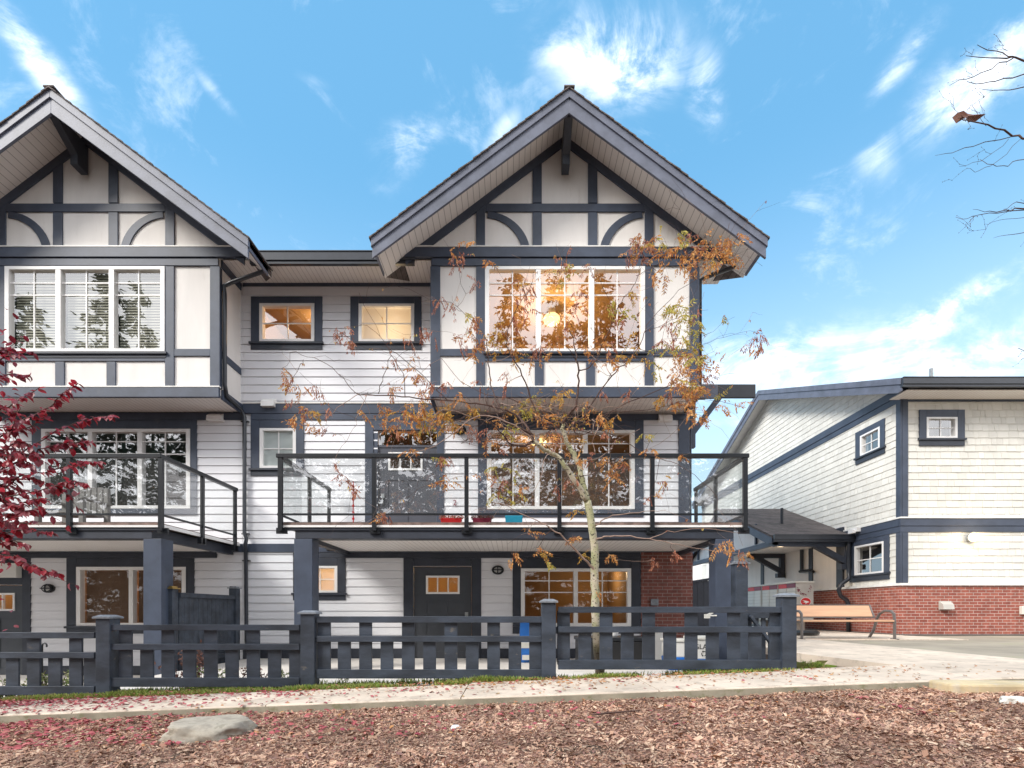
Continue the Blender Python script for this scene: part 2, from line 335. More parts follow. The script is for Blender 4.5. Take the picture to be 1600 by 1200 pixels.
def build(name, mb, mat, parent=None, smooth=False, recalc=True, label=None, bevel=0, origin=None):
    me = bpy.data.meshes.new(name)
    vs = mb.v
    if origin is None:
        xs = [p[0] for p in vs]; ys = [p[1] for p in vs]; zs = [p[2] for p in vs]
        o0 = Vector(((min(xs)+max(xs))/2, (min(ys)+max(ys))/2, min(zs)))
    else: o0 = Vector(origin)
    me.from_pydata([(p[0]-o0.x, p[1]-o0.y, p[2]-o0.z) for p in vs], [], mb.f)
    mats = mat if isinstance(mat, (list, tuple)) else [mat]
    for m_ in mats: me.materials.append(m_)
    if len(mats) > 1: me.polygons.foreach_set('material_index', mb.mi)
    if recalc:
        bm = bmesh.new(); bm.from_mesh(me); bmesh.ops.recalc_face_normals(bm, faces=bm.faces); bm.to_mesh(me); bm.free()
    if smooth: me.polygons.foreach_set('use_smooth', [True]*len(me.polygons))
    o = bpy.data.objects.new(name, me); COL.objects.link(o)
    if parent: o.parent = parent; o.location = o0-wo_(parent)
    else: o.location = o0
    ORG[o.name] = o0
    if label: o['label'] = label
    if bevel:
        md = o.modifiers.new('bevel', 'BEVEL'); md.width = bevel; md.segments = 2; md.limit_method = 'ANGLE'; md.angle_limit = R(40)
    return o
def thing(name, loc, label, cat, group=None):
    o = bpy.data.objects.new(name, None); COL.objects.link(o); o.location = loc; o.empty_display_size = .2; ORG[o.name] = Vector(loc)
    o['label'] = label; o['category'] = cat
    if group: o['group'] = group
    return o
def tag(o, label, cat, group=None, kind=None):
    o['label'] = label
    if cat: o['category'] = cat
    if group: o['group'] = group
    if kind: o['kind'] = kind
    return o
def struct(name, mb, mat, label=None, **k):
    o = build(name, mb, mat, None, **k); o['kind'] = 'structure'
    o['label'] = label or name.replace('_', ' ')
    return o
def lamp(name, loc, e, col=(1, .72, .40), r=.12, parent=None):
    l = bpy.data.lights.new(name, 'POINT'); l.energy = e; l.color = col; l.shadow_soft_size = r
    o = bpy.data.objects.new(name, l); COL.objects.link(o); o.location = loc
    if parent: o.parent = parent; o.location = Vector(loc)-wo_(parent)
    return o
# face transforms: (u, depth inwards, z)
def FF(D): return lambda u, d, z: (u, D+d, z)            # faces the street (-Y)
def FL(Xs): return lambda u, d, z: (Xs+d, u, z)          # faces left (-X), u runs away from the camera
def FR(Xs): return lambda u, d, z: (Xs-d, u, z)          # faces right (+X)
def strips(u0, u1, z0, z1, holes, zlines):
    zs = sorted(set([z0, z1]+[z for z in zlines if z0 < z < z1]+[z for h in holes for z in (h[2], h[3]) if z0 < z < z1]))
    for a, c in zip(zs[:-1], zs[1:]):
        if c-a < 1e-4: continue
        mid = (a+c)/2; segs = [(u0, u1)]
        for h in holes:
            if h[2] < mid < h[3]:
                ns = []
                for s0, s1 in segs:
                    if h[1] <= s0 or h[0] >= s1: ns.append((s0, s1)); continue
                    if h[0] > s0: ns.append((s0, h[0]))
                    if h[1] < s1: ns.append((h[1], s1))
                segs = ns
        for s0, s1 in segs: yield s0, s1, a, c
def wall(mb, u0, u1, z0, z1, holes=(), th=.18, d0=0.0):
    for s0, s1, a, c in strips(u0, u1, z0, z1, holes, []): mb.box(s0, s1, d0, d0+th, a, c)
def lap(mb, u0, u1, z0, z1, holes=(), ex=.180, t=.024):
    zl = []; k = math.floor(z0/ex)
    while k*ex < z1: zl.append(k*ex); k += 1
    for s0, s1, a, c in strips(u0, u1, z0, z1, holes, zl):
        kb = math.floor((a+1e-5)/ex)*ex
        if a-kb < 1e-4: a += .009                      # open shadow slot under each board
        if c-a < .004: continue
        da = -.012-t*(1-(a-kb)/ex)*.75; dc = -.012-t*(1-(c-kb)/ex)*.75
        mb.add([(s0, da, a), (s1, da, a), (s1, dc, c), (s0, dc, c), (s0, 0.002, a), (s1, 0.002, a), (s1, .002, c), (s0, .002, c)],
               [(0, 1, 2, 3), (0, 4, 5, 1), (0, 3, 7, 4), (1, 5, 6, 2), (3, 2, 6, 7)])
def shakes(mb, u0, u1, z0, z1, holes=(), ex=.180, t=.013, rng=None, top=None):
    rng = rng or random.Random(3)
    k = math.floor(z0/ex)
    while k*ex < z1:
        za, zb = max(z0, k*ex), min(z1, (k+1)*ex); k += 1
        if zb-za < .02: continue
        u = u0
        while u < u1-1e-4:
            w = rng.uniform(.11, .30); e = min(u+w, u1)
            if u1-e < .06: e = u1
            zt = zb
            if top: zt = min(zb, min(top(u), top(e)))
            segs = [(u, e, za, zt)] if zt > za+.005 else []
            if segs:
                for s0, s1, a, c in strips(u, e, za, zt, holes, []):
                    j = rng.uniform(0, .006) if abs(a-za) < 1e-6 else 0
                    tt = t+rng.uniform(-.003, .004)
                    da = -.004-tt*(1-(a-za)/ex); dc = -.004-tt*(1-(c-za)/ex)
                    mb.add([(s0+.0035, da, a+j), (s1-.0035, da, a+j), (s1-.0035, dc, c), (s0+.0035, dc, c), (s0+.0035, .002, a+j), (s1-.0035, .002, a+j), (s1-.0035, .002, c), (s0+.0035, .002, c)],
                           [(0, 1, 2, 3), (0, 4, 5, 1), (0, 3, 7, 4), (1, 5, 6, 2)])
            u = e
def window(parent, tf, u0, u1, z0, z1, cols, munt=(), vmunt=True, rec=-.045, fw=.08, mw=.10, pane='glass', sill=None, casing=None, blind=None, room=None, label=None, casemat='navy', side=None):
    """cols: centres of white mullions (u).  munt: z of horizontal muntins.  sill=(u0,u1,ztop,zbot); casing = list of boxes (u0,u1,z0,z1,proud)"""
    mb = MB(tf)
    mb.box(u0, u0+fw, rec, .09, z0, z1); mb.box(u1-fw, u1, rec, .09, z0, z1)
    mb.box(u0+fw, u1-fw, rec, .09, z0, z0+fw*.75); mb.box(u0+fw, u1-fw, rec, .09, z1-fw*.75, z1)
    ed = [u0+fw]
    for c in cols: mb.box(c-mw/2, c+mw/2, rec+.004, .088, z0+fw*.75, z1-fw*.75); ed += [c-mw/2, c+mw/2]
    ed.append(u1-fw)
    fr = build('window', mb, M['vinyl'], parent, label=label)
    pairs = list(zip(ed[0::2], ed[1::2])); zb, zt = z0+fw*.75, z1-fw*.75
    g = MB(tf)
    for a, c in pairs: g.add([(a, .02, zb), (c, .02, zb), (c, .02, zt), (a, .02, zt)], [(0, 1, 2, 3)])
    build('pane', g, M[pane], fr, recalc=False)
    if munt:
        m2 = MB(tf)
        for a, c in pairs:
            for zz in munt: m2.box(a, c, .003, .017, zz-.012, zz+.012)
            if vmunt: m2.box((a+c)/2-.012, (a+c)/2+.012, .002, .018, vmunt if isinstance(vmunt, float) else zb, zt)
        build('muntin', m2, M['vinyl'], fr)
    if casing:
        cb = MB(tf)
        for q in casing: cb.box(q[0], q[1], -q[4], 0.002, q[2], q[3])
        build('casing', cb, M[casemat], fr, bevel=.004)
    if sill:
        s2 = MB(tf)
        s2.box(sill[0]-.03, sill[1]+.03, -.075, 0.001, sill[2]-.045, sill[2]); s2.box(sill[0], sill[1], -.040, 0.001, sill[3], sill[2]-.047)
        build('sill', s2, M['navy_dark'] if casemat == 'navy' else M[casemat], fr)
    if blind:
        bb = MB(tf); zz = zb+.03
        while zz < zt-.02:
            for a, c in pairs: bb.add([(a+.02, .115, zz+.024), (c-.02, .115, zz+.024), (c-.02, .10, zz-.022), (a+.02, .10, zz-.022)], [(0, 1, 2, 3)])
            zz += blind[1]
        build('blind', bb, M[blind[0]], fr, recalc=False)
    return fr
def room(parent, tf, u0, u1, z0, z1, depth, mat='glassroom', d0=.185):
    mb = MB(tf)
    A = [(u0, d0, z0), (u1, d0, z0), (u1, d0+depth, z0), (u0, d0+depth, z0), (u0, d0, z1), (u1, d0, z1), (u1, d0+depth, z1), (u0, d0+depth, z1)]
    mb.add(A, [(0, 1, 2, 3), (4, 7, 6, 5), (3, 2, 6, 7), (0, 3, 7, 4), (1, 5, 6, 2)])
    return build('interior_room', mb, M[mat], parent, recalc=False)
DW, DB, DF = 11.43, 10.57, 8.79
# ================================================================== THE SETTING: ground
def sl_z(x): return H-.768+.037*max(-16, min(x, 4.54))        # sidewalk height
def gz(x, y):
    road = sl_z(x)-.085
    yard = H+(-1.09 if x > -5.9 else (-1.46 if x < -6.5 else -1.09+(-.37)*(-5.9-x)/.6))
    plaza = H-.72
    if y < 5.85: return road if y < 4.7 else road+.05*min(1, (y-4.7)/.6)
    t = min(1, max(0, (y-5.85)/.55)); z = (road+.05)*(1-t)+yard*t
    if x > 3.75:
        k = min(1, (x-3.75)/.45); z = z+(plaza-z)*k if y > 6.3 else z+(min(z, plaza)-z)*k
    return z
xs = [-900, -200, -60, -25, -16, -14]+[-12+.5*i for i in range(12)]+[-6.4, -6.2, -6.0, -5.8]+[-5.5+.5*i for i in range(18)]+[3.75, 3.9, 4.05, 4.2, 4.4, 5, 6, 8, 12, 20, 40, 100, 300, 900]
xs = sorted(set(xs))
ys = [-900, -200, -60, -20, -8, -3, 0, 2, 3, 4, 4.6, 4.75, 5.3, 5.6, 5.8, 5.86, 5.95, 6.1, 6.25, 6.4, 6.6, 7, 8, 9, 10, 11.4, 13, 16, 24, 50, 120, 300, 1200]
g = MB(); g.add([(x, y, gz(x, y)) for y in ys for x in xs], [(j*len(xs)+i, j*len(xs)+i+1, (j+1)*len(xs)+i+1, (j+1)*len(xs)+i) for j in range(len(ys)-1) for i in range(len(xs)-1)])
struct('ground', g, M['soil'], 'brown garden soil around and beneath everything', recalc=False)
# mulch bed in front of the kerb, gently uneven
g = MB(); nx, ny = 150, 46; vs = []
for j in range(ny+1):
    for i in range(nx+1):
        x = -9+18*i/nx; y = 1.0+(4.66-1.0)*j/ny
        vs.append((x, y, sl_z(x)-.072+.022*mnoise.noise(Vector((x*2.1, y*2.1, 0)))+.010*mnoise.noise(Vector((x*9, y*9, 3)))))
g.add(vs, [(j*(nx+1)+i, j*(nx+1)+i+1, (j+1)*(nx+1)+i+1, (j+1)*(nx+1)+i) for j in range(ny) for i in range(nx)])
struct('mulch_bed', g, M['mulch'], 'reddish bark mulch bed in front of the pavement', recalc=False, smooth=True)
# pavement in slabs with open joints
g = MB(); joints = [-12.8, -11.05, -9.3, -7.6, -5.75, -4.0, -2.24, -.465, 1.337, 2.93, 4.55, 6.4, 8.2, 10, 12, 14, 18]
for a, c in zip(joints[:-1], joints[1:]):
    a += .005; c -= .005; y0, y1 = 4.65, (5.50 if a < -.5 else 5.62 if a < 2.9 else 5.76)
    za, zc = sl_z(a), sl_z(c); e = .012
    g.add([(a, y0+e, za), (c, y0+e, zc), (c, y1, zc), (a, y1, za), (a, y0, za-e), (c, y0, zc-e), (c, y0, zc-.2), (a, y0, za-.2), (c, y1, zc-.2), (a, y1, za-.2)],
          [(0, 1, 2, 3), (0, 4, 5, 1), (4, 7, 6, 5), (2, 8, 9, 3), (1, 5, 6, 8, 2), (0, 3, 9, 7, 4), (6, 7, 9, 8)])
struct('pavement', g, M['concrete'], 'pale concrete pavement running along the fence')
g = MB()
for a, c in zip(joints[:-1], joints[1:]):
    g.add([(a, 4.643, sl_z(a)-.016), (c, 4.643, sl_z(c)-.016), (c, 4.643, sl_z(c)-.14), (a, 4.643, sl_z(a)-.14), (a, 4.66, sl_z(a)-.016), (c, 4.66, sl_z(c)-.016), (c, 4.66, sl_z(c)-.14), (a, 4.66, sl_z(a)-.14)], [(0, 3, 2, 1), (4, 5, 6, 7), (0, 1, 5, 4), (3, 7, 6, 2), (0, 4, 7, 3), (1, 2, 6, 5)])
struct('kerb', g, M['kerbc'], 'mossy concrete kerb face along the mulch')
# plaza walk on the right, with a retaining edge beside the soil wedge
pz = H-.60
g = MB(); g.prism([(4.38, 5.765), (30, 5.765), (30, 6.56), (6.55, 6.6), (6.52, 11.1), (9.9, 11.1), (9.9, 26), (4.9, 26), (4.5, 12), (4.17, 7.35)], pz-.5, pz-.012, 'z')
struct('plaza_walk', g, M['concrete'], 'pale concrete walk leading back to the mailboxes')
g = MB(); g.prism([(6.56, 6.61), (30, 6.57), (30, 13.28), (9.91, 13.28), (9.91, 11.09), (6.54, 11.09)], pz-.4, pz-.030, 'z')
struct('lane', g, M['asphalt'], 'mossy dark paved lane in front of the brick base')
# patios
g = MB(); g.box(-5.85, 3.85, 6.75, 11.42, H-1.3, H-1.05)
struct('patio', g, M['patio'], 'pale concrete patio behind the fence')
g = MB(); g.box(-14.5, -6.3, 7.6, 11.42, H-1.7, H-1.42)
struct('lower_patio', g, M['patio'], 'lower concrete patio before the left house')

# ================================================================== HOUSES
def px_boxes(mb, D, L, t0=.028):
    for q in L:
        t = (q[4] if len(q) > 4 else t0)+(.014 if D == 'w' else 0)
        mb.box(X(q[0], DW if D == 'w' else D), X(q[1], DW if D == 'w' else D), (DW if D == 'w' else D)-t, (DW if D == 'w' else D)+.004, Z(q[2], DW if D == 'w' else D), Z(q[3], DW if D == 'w' else D))
def wx(p): return X(p, DW)
def wz(p): return Z(p, DW)
RG, SLP, HALF, DFA = H+9.95, .753, 3.755, 9.76
SOFZ = H+7.30
def rake_z(dx): return RG-.15-SLP*abs(dx)
def lampshape(parent, x, z, D, label=None):
    mb = MB(); n = 22; rx, rz = .135, .10
    for sc, d0, d1 in ((1, 0, -.05), (.82, -.05, -.085)):
        ring = [(x+rx*sc*math.cos(2*math.pi*k/n), z+rz*sc*math.sin(2*math.pi*k/n)) for k in range(n)]
        mb.prism(ring, D+d0, D+d1, 'y')
    o = build('wall_lamp', mb, M['black_metal'], parent, label=label)
    g = MB(); g.ball((x, D-.078, z), rx*.68, .035, rz*.66); build('lamp_shade', g, M['glass_milk'], o, smooth=True)
    c = MB(); c.box(x-.012, x+.012, D-.122, D-.09, z-rz*.8, z+rz*.8); c.box(x-rx*.8, x+rx*.8, D-.121, D-.091, z-.012, z+.012); build('guard', c, M['black_metal'], o)
M['glass_milk'] = paint('milky_lamp_glass', (.35, .35, .34), .3, .05, 2, 0)
def bay(parent, cx, side, room_mat, blind, pane, glow):
    B = lambda dx: cx+dx/75.7
    zb = lambda py: Z(py, DB)
    w = 2.741
    tf = FF(DB)
    hole = (B(-124.5), B(124.5), zb(551), zb(418))
    mb = MB(tf); wall(mb, cx-w, cx+w, zb(616), zb(396), [hole], .16)
    for s in (-1, 1):
        mb2 = MB(lambda u, d, z, s=s: (cx+s*(w-d), u, z)); 
        for a in [0]: mb2.box(DB+.165, DW+.1, 0, .15, zb(616), SOFZ+.02)
        mb.v += []; o = len(mb.v); mb.v += mb2.v; mb.f += [tuple(i+o for i in f) for f in mb2.f]; mb.mi += mb2.mi
    mb.tf = None
    hg = 3.25
    zg = zb(387)-.02
    mb.prism([(cx-hg, zg), (cx+hg, zg), (cx+hg, max(zg+.02, rake_z(hg))), (cx, rake_z(0)), (cx-hg, max(zg+.02, rake_z(hg)))], DB+.003, DB+.14, 'y')
    wl = build('bay_wall', mb, M['stucco'], parent)
    # floor and underside of the bay
    s = MB(); s.box(cx-w+.02, cx+w-.02, DB+.02, DW+.0, zb(619), zb(616)); build('bay_soffit', s, M['soffit'], parent)
    # painted timbers
    t = MB(tf)
    def T(a, c, y0, y1, pr=.03): t.box(B(a), B(c), -pr, .004, zb(y0), zb(y1))
    for sg in (-1, 1):
        def TS(a, c, y0, y1, pr=.03): T(sg*a, sg*c, y0, y1, pr)
        TS(36, 50.5, 386, 333, .026); TS(36, 50.5, 318, 244, .026); TS(124.5, 138.5, 386, 312, .026)
        TS(194.5, 207.7, 606, 417.5); TS(124.5, 138.5, 606, 417.5, .032); TS(138.6, 194.4, 557, 546, .027); TS(33, 47, 605, 566, .027)
        pts = []
        for k in range(13):
            a = R(12+74*k/12); pts.append((B(sg*(-125.5+72*math.cos(a)) if False else sg*(-125.5+72*math.cos(a))), Z(400-69*math.sin(a), DB)))
        for k in range(12, -1, -1):
            a = R(12+74*k/12); pts.append((B(sg*(-125.5+59*math.cos(a))), Z(400-59*math.sin(a), DB)))
        t2 = [(p[0], p[1]) for p in pts]; n = 13
        for k in range(12):
            quad = [t2[k], t2[k+1], t2[25-k-1], t2[25-k]]
            t.prism([(q[0], q[1]) for q in quad], 0, 1, 'y') if False else t.add([(q[0], -.022, q[1]) for q in quad]+[(q[0], .003, q[1]) for q in quad], [(0, 1, 2, 3), (7, 6, 5, 4), (0, 4, 5, 1), (2, 6, 7, 3)]+([(0, 3, 7, 4)] if k == 0 else [])+([(1, 5, 6, 2)] if k == 11 else []))
        # rake board under the soffit
        a0, a1 = .0, 3.28
        t.add([(cx+sg*a0, -.034, rake_z(a0)-.002), (cx+sg*a1, -.034, rake_z(a1)-.002), (cx+sg*a1, -.034, rake_z(a1)-.20), (cx+sg*a0, -.034, rake_z(a0)-.20),
               (cx+sg*a0, .004, rake_z(a0)-.002), (cx+sg*a1, .004, rake_z(a1)-.002), (cx+sg*a1, .004, rake_z(a1)-.20), (cx+sg*a0, .004, rake_z(a0)-.20)],
              [(0, 1, 2, 3), (7, 6, 5, 4), (0, 4, 5, 1), (3, 2, 6, 7), (1, 5, 6, 2)])
    T(-124.3, 124.3, 332, 319.5, .028)
    T(-124.3, 124.3, 565, 556, .027)
    T(-207.7, 207.7, 416.5, 405.5, .036)
    T(-250, 250, 404, 389, .06)
    T(-209.5, 209.5, 622, 607, .06)
    for sg in (-1, 1):                                   # the same boards returned round the corner
        ret = MB(); xo = cx+sg*w
        ret.box(xo+sg*.03, xo-sg*.002, DB-.03, DB+.07, zb(606), zb(417.5)); ret.box(xo+sg*.055, xo-sg*.002, DB+.07, DW-.03, zb(622), zb(607)); ret.box(xo+sg*.03, xo-sg*.002, DB+.07, DW-.03, SOFZ-.16, SOFZ)
        ret.box(xo+sg*.025, xo-sg*.002, DB+.071, DW-.03, zb(557), zb(546))
        o = len(t.v); t.v += ret.v; t.f += [tuple(i+o for i in f) for f in ret.f]; t.mi += ret.mi
    build('timber_trim', t, M['navy'], parent, bevel=.004)
    f = MB(tf); f.box(B(-252), B(252), -.066, .0, zb(388.6), zb(386.8)); f.box(B(-210.5), B(210.5), -.066, .0, zb(606.6), zb(604.8))
    build('flashing', f, M['flash'], parent)
    wm = window(parent, tf, *[hole[0], hole[1]], hole[2], hole[3], [B(-41.5), B(41.5)], (zb(442), zb(461)), vmunt=zb(441) if False else True, pane=pane,
           sill=(B(-124.5), B(126), zb(551.5), zb(560)), blind=blind, fw=.085, mw=.105)
    rm = room(parent, tf, cx-w+.16, cx+w-.16, zb(604), zb(405), 3.2, room_mat)
    if glow:
        q = MB(); gx, gy, gzz = .95, 12.25, H+6.98; q.ball((gx, gy, gzz), .20, .20, .13, 32, 16); gb = build('ceiling_light', q, M['globe'], parent, smooth=True)
        q2 = MB(); q2.tube([(gx, gy, gzz+.12), (gx, gy, zb(405))], .09, 16); build('lamp_base', q2, M['vinyl'], gb)
        lamp('ceiling_bulb', (gx, gy-.02, gzz-.30), 62, (1, .62, .22), .16, parent)
MK, MY0, MZ0 = .45, 10.60, SOFZ+.14            # main roof: slope, eave depth, eave height
def yback(z): return MY0+max(0, z-MZ0)/MK+.02
def gable_roof(parent, cx):
    mb = MB(); y0 = DFA+.05
    for sg in (-1, 1):
        xe = cx+sg*HALF; zt, ze = RG-.02, RG-.02-SLP*HALF
        P = [(cx, y0, zt), (xe, y0, ze), (xe, yback(ze)+.1, ze), (cx, yback(zt)+.2, zt)]
        mb.add(P+[(p[0], p[1], p[2]-.11) for p in P], [(0, 1, 2, 3), (7, 6, 5, 4), (0, 4, 5, 1), (1, 5, 6, 2), (2, 6, 7, 3), (3, 7, 4, 0)])
    rf = build('roof', mb, M['roofing'], parent)
    mb = MB(); rr = random.Random(int(cx*10))
    for sg in (-1, 1):                                   # shingle courses lapping up the slope, uneven at the rake edge
        n = 27
        for k in range(n):
            a0 = HALF+.05-(HALF+.05)*k/n; a1 = HALF+.05-(HALF+.05)*(k+1)/n-.02
            y_ = DFA-.045-rr.uniform(0, .018)
            z0, z1 = RG-SLP*a0+.022, RG-SLP*a1+.004; b0, b1 = yback(z0)+.05, yback(z1)+.05
            mb.add([(cx+sg*a0, y_, z0), (cx+sg*a1, y_, z1), (cx+sg*a1, b1, z1), (cx+sg*a0, b0, z0), (cx+sg*a0, y_, z0-.03), (cx+sg*a1, y_, z1-.02), (cx+sg*a1, b1, z1-.02), (cx+sg*a0, b0, z0-.03)],
                   [(0, 1, 2, 3), (7, 6, 5, 4), (0, 4, 5, 1), (0, 3, 7, 4), (3, 2, 6, 7)])
    mb.bar((cx, DFA-.06, RG+.01), (cx, yback(RG), RG+.01), .2, .03)
    build('shingles', mb, M['roofing'], rf)
    s = MB()
    for sg in (-1, 1):
        s.prism([(cx, RG-.133), (cx+sg*(HALF-.01), RG-.133-SLP*HALF), (cx+sg*(HALF-.01), RG-.15-SLP*HALF), (cx, RG-.15)], DFA+.03, DB+.15, 'y')
    build('rake_soffit', s, M['soffitr'], rf)
    f = MB()
    for sg in (-1, 1):
        xe = cx+sg*HALF; e = SLP*HALF
        f.prism([(cx, RG-.165), (xe, RG-.165-e), (xe, RG-.45-e+.10), (xe-sg*.0, RG-.45-e+.06), (cx, RG-.45)], DFA, DFA+.05, 'y')
        f.prism([(cx, RG-.004), (xe+sg*.02, RG-.004-e-.015), (xe+sg*.02, RG-.17-e-.015), (cx, RG-.17)], DFA-.028, DFA+.04, 'y')
        # eave board along the side
        f.box(xe-sg*.03, xe+sg*.0, DFA+.05, MY0-.02, RG-.20-e, RG-.02-e)
    build('fascia', f, M['fascia'], rf, bevel=.005)
    # knee bracket at the peak
    k = MB(); zt = RG-.45
    k.prism([(DFA+.05, zt+.10), (DFA+.05, zt-.03), (DB-.30, Z(262, DB)), (DB-.30, Z(276, DB)), (DB-.035, Z(276, DB)), (DB-.035, RG-.4), ], cx-.075, cx+.075, 'x')
    build('bracket', k, M['navy_dark'], rf, bevel=.005)
    # flat eave soffits and gutters either side of the bay
    return rf
def gutter(parent, pts, w=.12, h=.12, name='gutter'):
    mb = MB(); p, q = Vector(pts[0]), Vector(pts[1])
    mb.bar(p, q, w, h); mb.bar(p+Vector((0, 0, h*.5+.008)), q+Vector((0, 0, h*.5+.008)), w+.03, .018); mb.bar(p-Vector((0, 0, h*.5+.03)), q-Vector((0, 0, h*.5+.03)), w*.6, .07)
    return build(name, mb, M['pipe'], parent)

def balcony(parent, x0, x1, posts, cols, mid, label=None):
    zD = Z(818, DF-.0)
    d = MB(); d.box(x0+.05, x1-.05, DF+.0, DW-.03, zD-.03, zD+.02); 
    bl = build('balcony', d, M['deck'], parent, label=label)
    e = MB(); e.box(x0+.03, x1-.03, DF-.02, DF+.06, zD-.065, zD-.031); e.box(x0+.02, x0+.05, DF+.06, DW-.03, zD-.06, zD); e.box(x1-.05, x1-.02, DF+.06, DW-.03, zD-.06, zD)
    build('deck_edge', e, M['vinyl'], bl)
    bx0, bx1 = x0+.24, x1-.18
    m = MB(); zt, zb = zD-.066, Z(841, DF)
    m.box(bx0, bx1, DF+.03, DF+.30, zb, zt); m.box(bx0, bx0+.12, DF+.30, DW-.03, zb, zt); m.box(bx1-.12, bx1, DF+.30, DW-.03, zb, zt)
    m.box(x0+.06, x1-.06, DF+.004, DF+.05, zt-.05, zt+.001)
    build('beam', m, M['navy_dark'], bl, bevel=.005)
    s = MB(); s.box(bx0+.121, bx1-.121, DF+.301, DW-.03, H+1.33, H+1.36); build('soffit', s, M['soffit'], bl)
    zr0, zr1 = Z(717, DF), Z(710.5, DF); zl0, zl1 = Z(806, DF), Z(803, DF); yb = 11.13
    for px in posts:
        p = MB(); x = X(px, DF-.04); p.box(x-.035, x+.035, DF-.075, DF-.015, Z(830, DF), zr0)
        p.box(x-.09, x+.09, DF-.016, DF+.029, Z(834, DF), Z(825, DF)); build('railing_post', p, M['black_metal'], bl)
    for xs_, sides in ((x0, -1), (x1, 1)):
        for y in (mid, yb):
            p = MB(); p.box(xs_-.03, xs_+.03, y-.03, y+.03, zD-.2, zr0); p.box(xs_-.05 if sides > 0 else xs_-.03, xs_+.03 if sides > 0 else xs_+.05, y-.08, y+.08, zD-.2, zD-.08); build('railing_post', p, M['black_metal'], bl)
    h = MB(); h.box(x0-.04, x1+.04, DF-.085, DF-.005, zr0, zr1)
    for xx in (x0, x1): h.box(xx-.038, xx+.038, DF-.004, yb+.06, zr0, zr1)
    build('handrail', h, M['black_metal'], bl, bevel=.006)
    h = MB(); h.box(x0-.03, x1+.03, DF-.06, DF-.03, zl0, zl1)
    for xx in (x0, x1): h.box(xx-.015, xx+.015, DF-.029, yb, zl0, zl1)
    build('lower_rail', h, M['black_metal'], bl)
    xsx = [X(px, DF-.04) for px in posts]
    for a, c in zip(xsx[:-1], xsx[1:]):
        g = MB(); g.add([(a+.04, DF-.045, zl1), (c-.04, DF-.045, zl1), (c-.04, DF-.045, zr0), (a+.04, DF-.045, zr0)], [(0, 1, 2, 3)]); build('glass_panel', g, M['glass_rail'], bl, recalc=False)
    for xx in (x0, x1):
        for a, c in ((DF-.0, mid), (mid, yb)):
            g = MB(); g.add([(xx, a+.04, zl1), (xx, c-.04, zl1), (xx, c-.04, zr0), (xx, a+.04, zr0)], [(0, 1, 2, 3)]); build('glass_panel', g, M['glass_rail'], bl, recalc=False)
    for px, zg in cols:
        c = MB(); x = X(px, DF); c.box(x, x+.314, DF+.035, DF+.345, zg, zb-.002); build('column', c, M['navy'], bl, bevel=.006)
    return bl
def door(parent, tf, u0, u1, z0, z1, win, panels, mat, lit, handle=None, transom=None, label=None):
    """win=(u0,u1,z0,z1)"""
    mb = MB(tf); d = .03
    wall(mb, u0, u1, z0, z1, [win], .045, d)
    # raised rails and stiles around sunk panels
    pan = panels
    m2 = []
    for s0, s1, a, c in strips(u0, u1, z0, z1, [win]+pan, []): mb.box(s0+1e-4, s1-1e-4, d-.014, d-.001, a+1e-4, c-1e-4)
    o = build('door', mb, M[mat], parent, label=label)
    f = MB(tf); a, c, e, g = win; t = .022
    f.box(a-t, a+.02, d-.03, d+.04, e-t, g+t); f.box(c-.02, c+t, d-.03, d+.04, e-t, g+t); f.box(a+.02, c-.02, d-.03, d+.04, g-.02, g+t); f.box(a+.02, c-.02, d-.03, d+.04, e-t, e+.02)
    for k in (1, 2): u = a+(c-a)*k/3; f.box(u-.012, u+.012, d-.025, d+.035, e+.02, g-.02)
    w_ = build('door_window', f, M['vinyl'], o)
    if handle:
        h = MB(tf); h.box(handle[0]-.035, handle[0]+.035, -.02, d-.014, handle[1]-.05, handle[1]+.05); h.box(handle[0]-.09, handle[0]+.02, -.06, -.04, handle[1]-.17, handle[1]-.14); h.box(handle[0]-.01, handle[0]+.015, -.045, d-.012, handle[1]-.18, handle[1]-.04)
        build('handle', h, M['galv'], o)
    return o
# ---------------------------------------------------------------- right unit
RC = 1.09; LC = -8.79
hr = thing('townhouse', (wx(380), DW, H-1.07), 'townhouse in the middle with the full-width glass railed balcony and warmly lit windows', 'house', 'attached gabled townhouses')
tfw = FF(DW)
u0, u1 = wx(380.5), wx(1078)
h_w2s = (wx(407), wx(463.5), wz(732), wz(670)); h_d2 = (wx(590.5), wx(683), wz(849), wz(673)); h_w2 = (wx(761), wx(991), wz(796), wz(673))
h_w1s = (wx(472), wx(528), wz(926), wz(884.5)); h_d1 = (wx(646), wx(737), wz(1030), wz(885)); h_w1 = (wx(814), wx(985.5), wz(978), wz(888.5))
h_u1 = (wx(406.5), wx(492), wz(535), wz(475.5)); h_u2 = (wx(561), wx(647.5), wz(535), wz(476))
mb = MB(tfw)
holes = [h_w2s, h_d2, h_w2, h_w1s, h_d1, h_w1]
wall(mb, u0, u1, H-1.25, wz(630), holes, .18)
lap(mb, u0, wx(1060), wz(850), wz(657), holes); lap(mb, u0, wx(1001), wz(1013), wz(863), holes)
wall(mb, u0, wx(676), wz(630), SOFZ+.05, [h_u1, h_u2], .18); lap(mb, u0, wx(675), wz(630), wz(449), [h_u1, h_u2])
build('siding_wall', mb, M['siding'], hr)
mb = MB(); mb.box(u1-.15, u1-.001, DW+.181, 19, H-1.2, SOFZ); mb.box(-4.9, u1-.151, 18.85, 19, H-1.2, SOFZ); build('side_wall', mb, M['siding'], hr)
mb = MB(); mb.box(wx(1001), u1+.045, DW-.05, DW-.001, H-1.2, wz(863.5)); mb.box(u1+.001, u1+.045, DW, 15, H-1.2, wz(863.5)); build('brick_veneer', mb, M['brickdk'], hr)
t = MB()
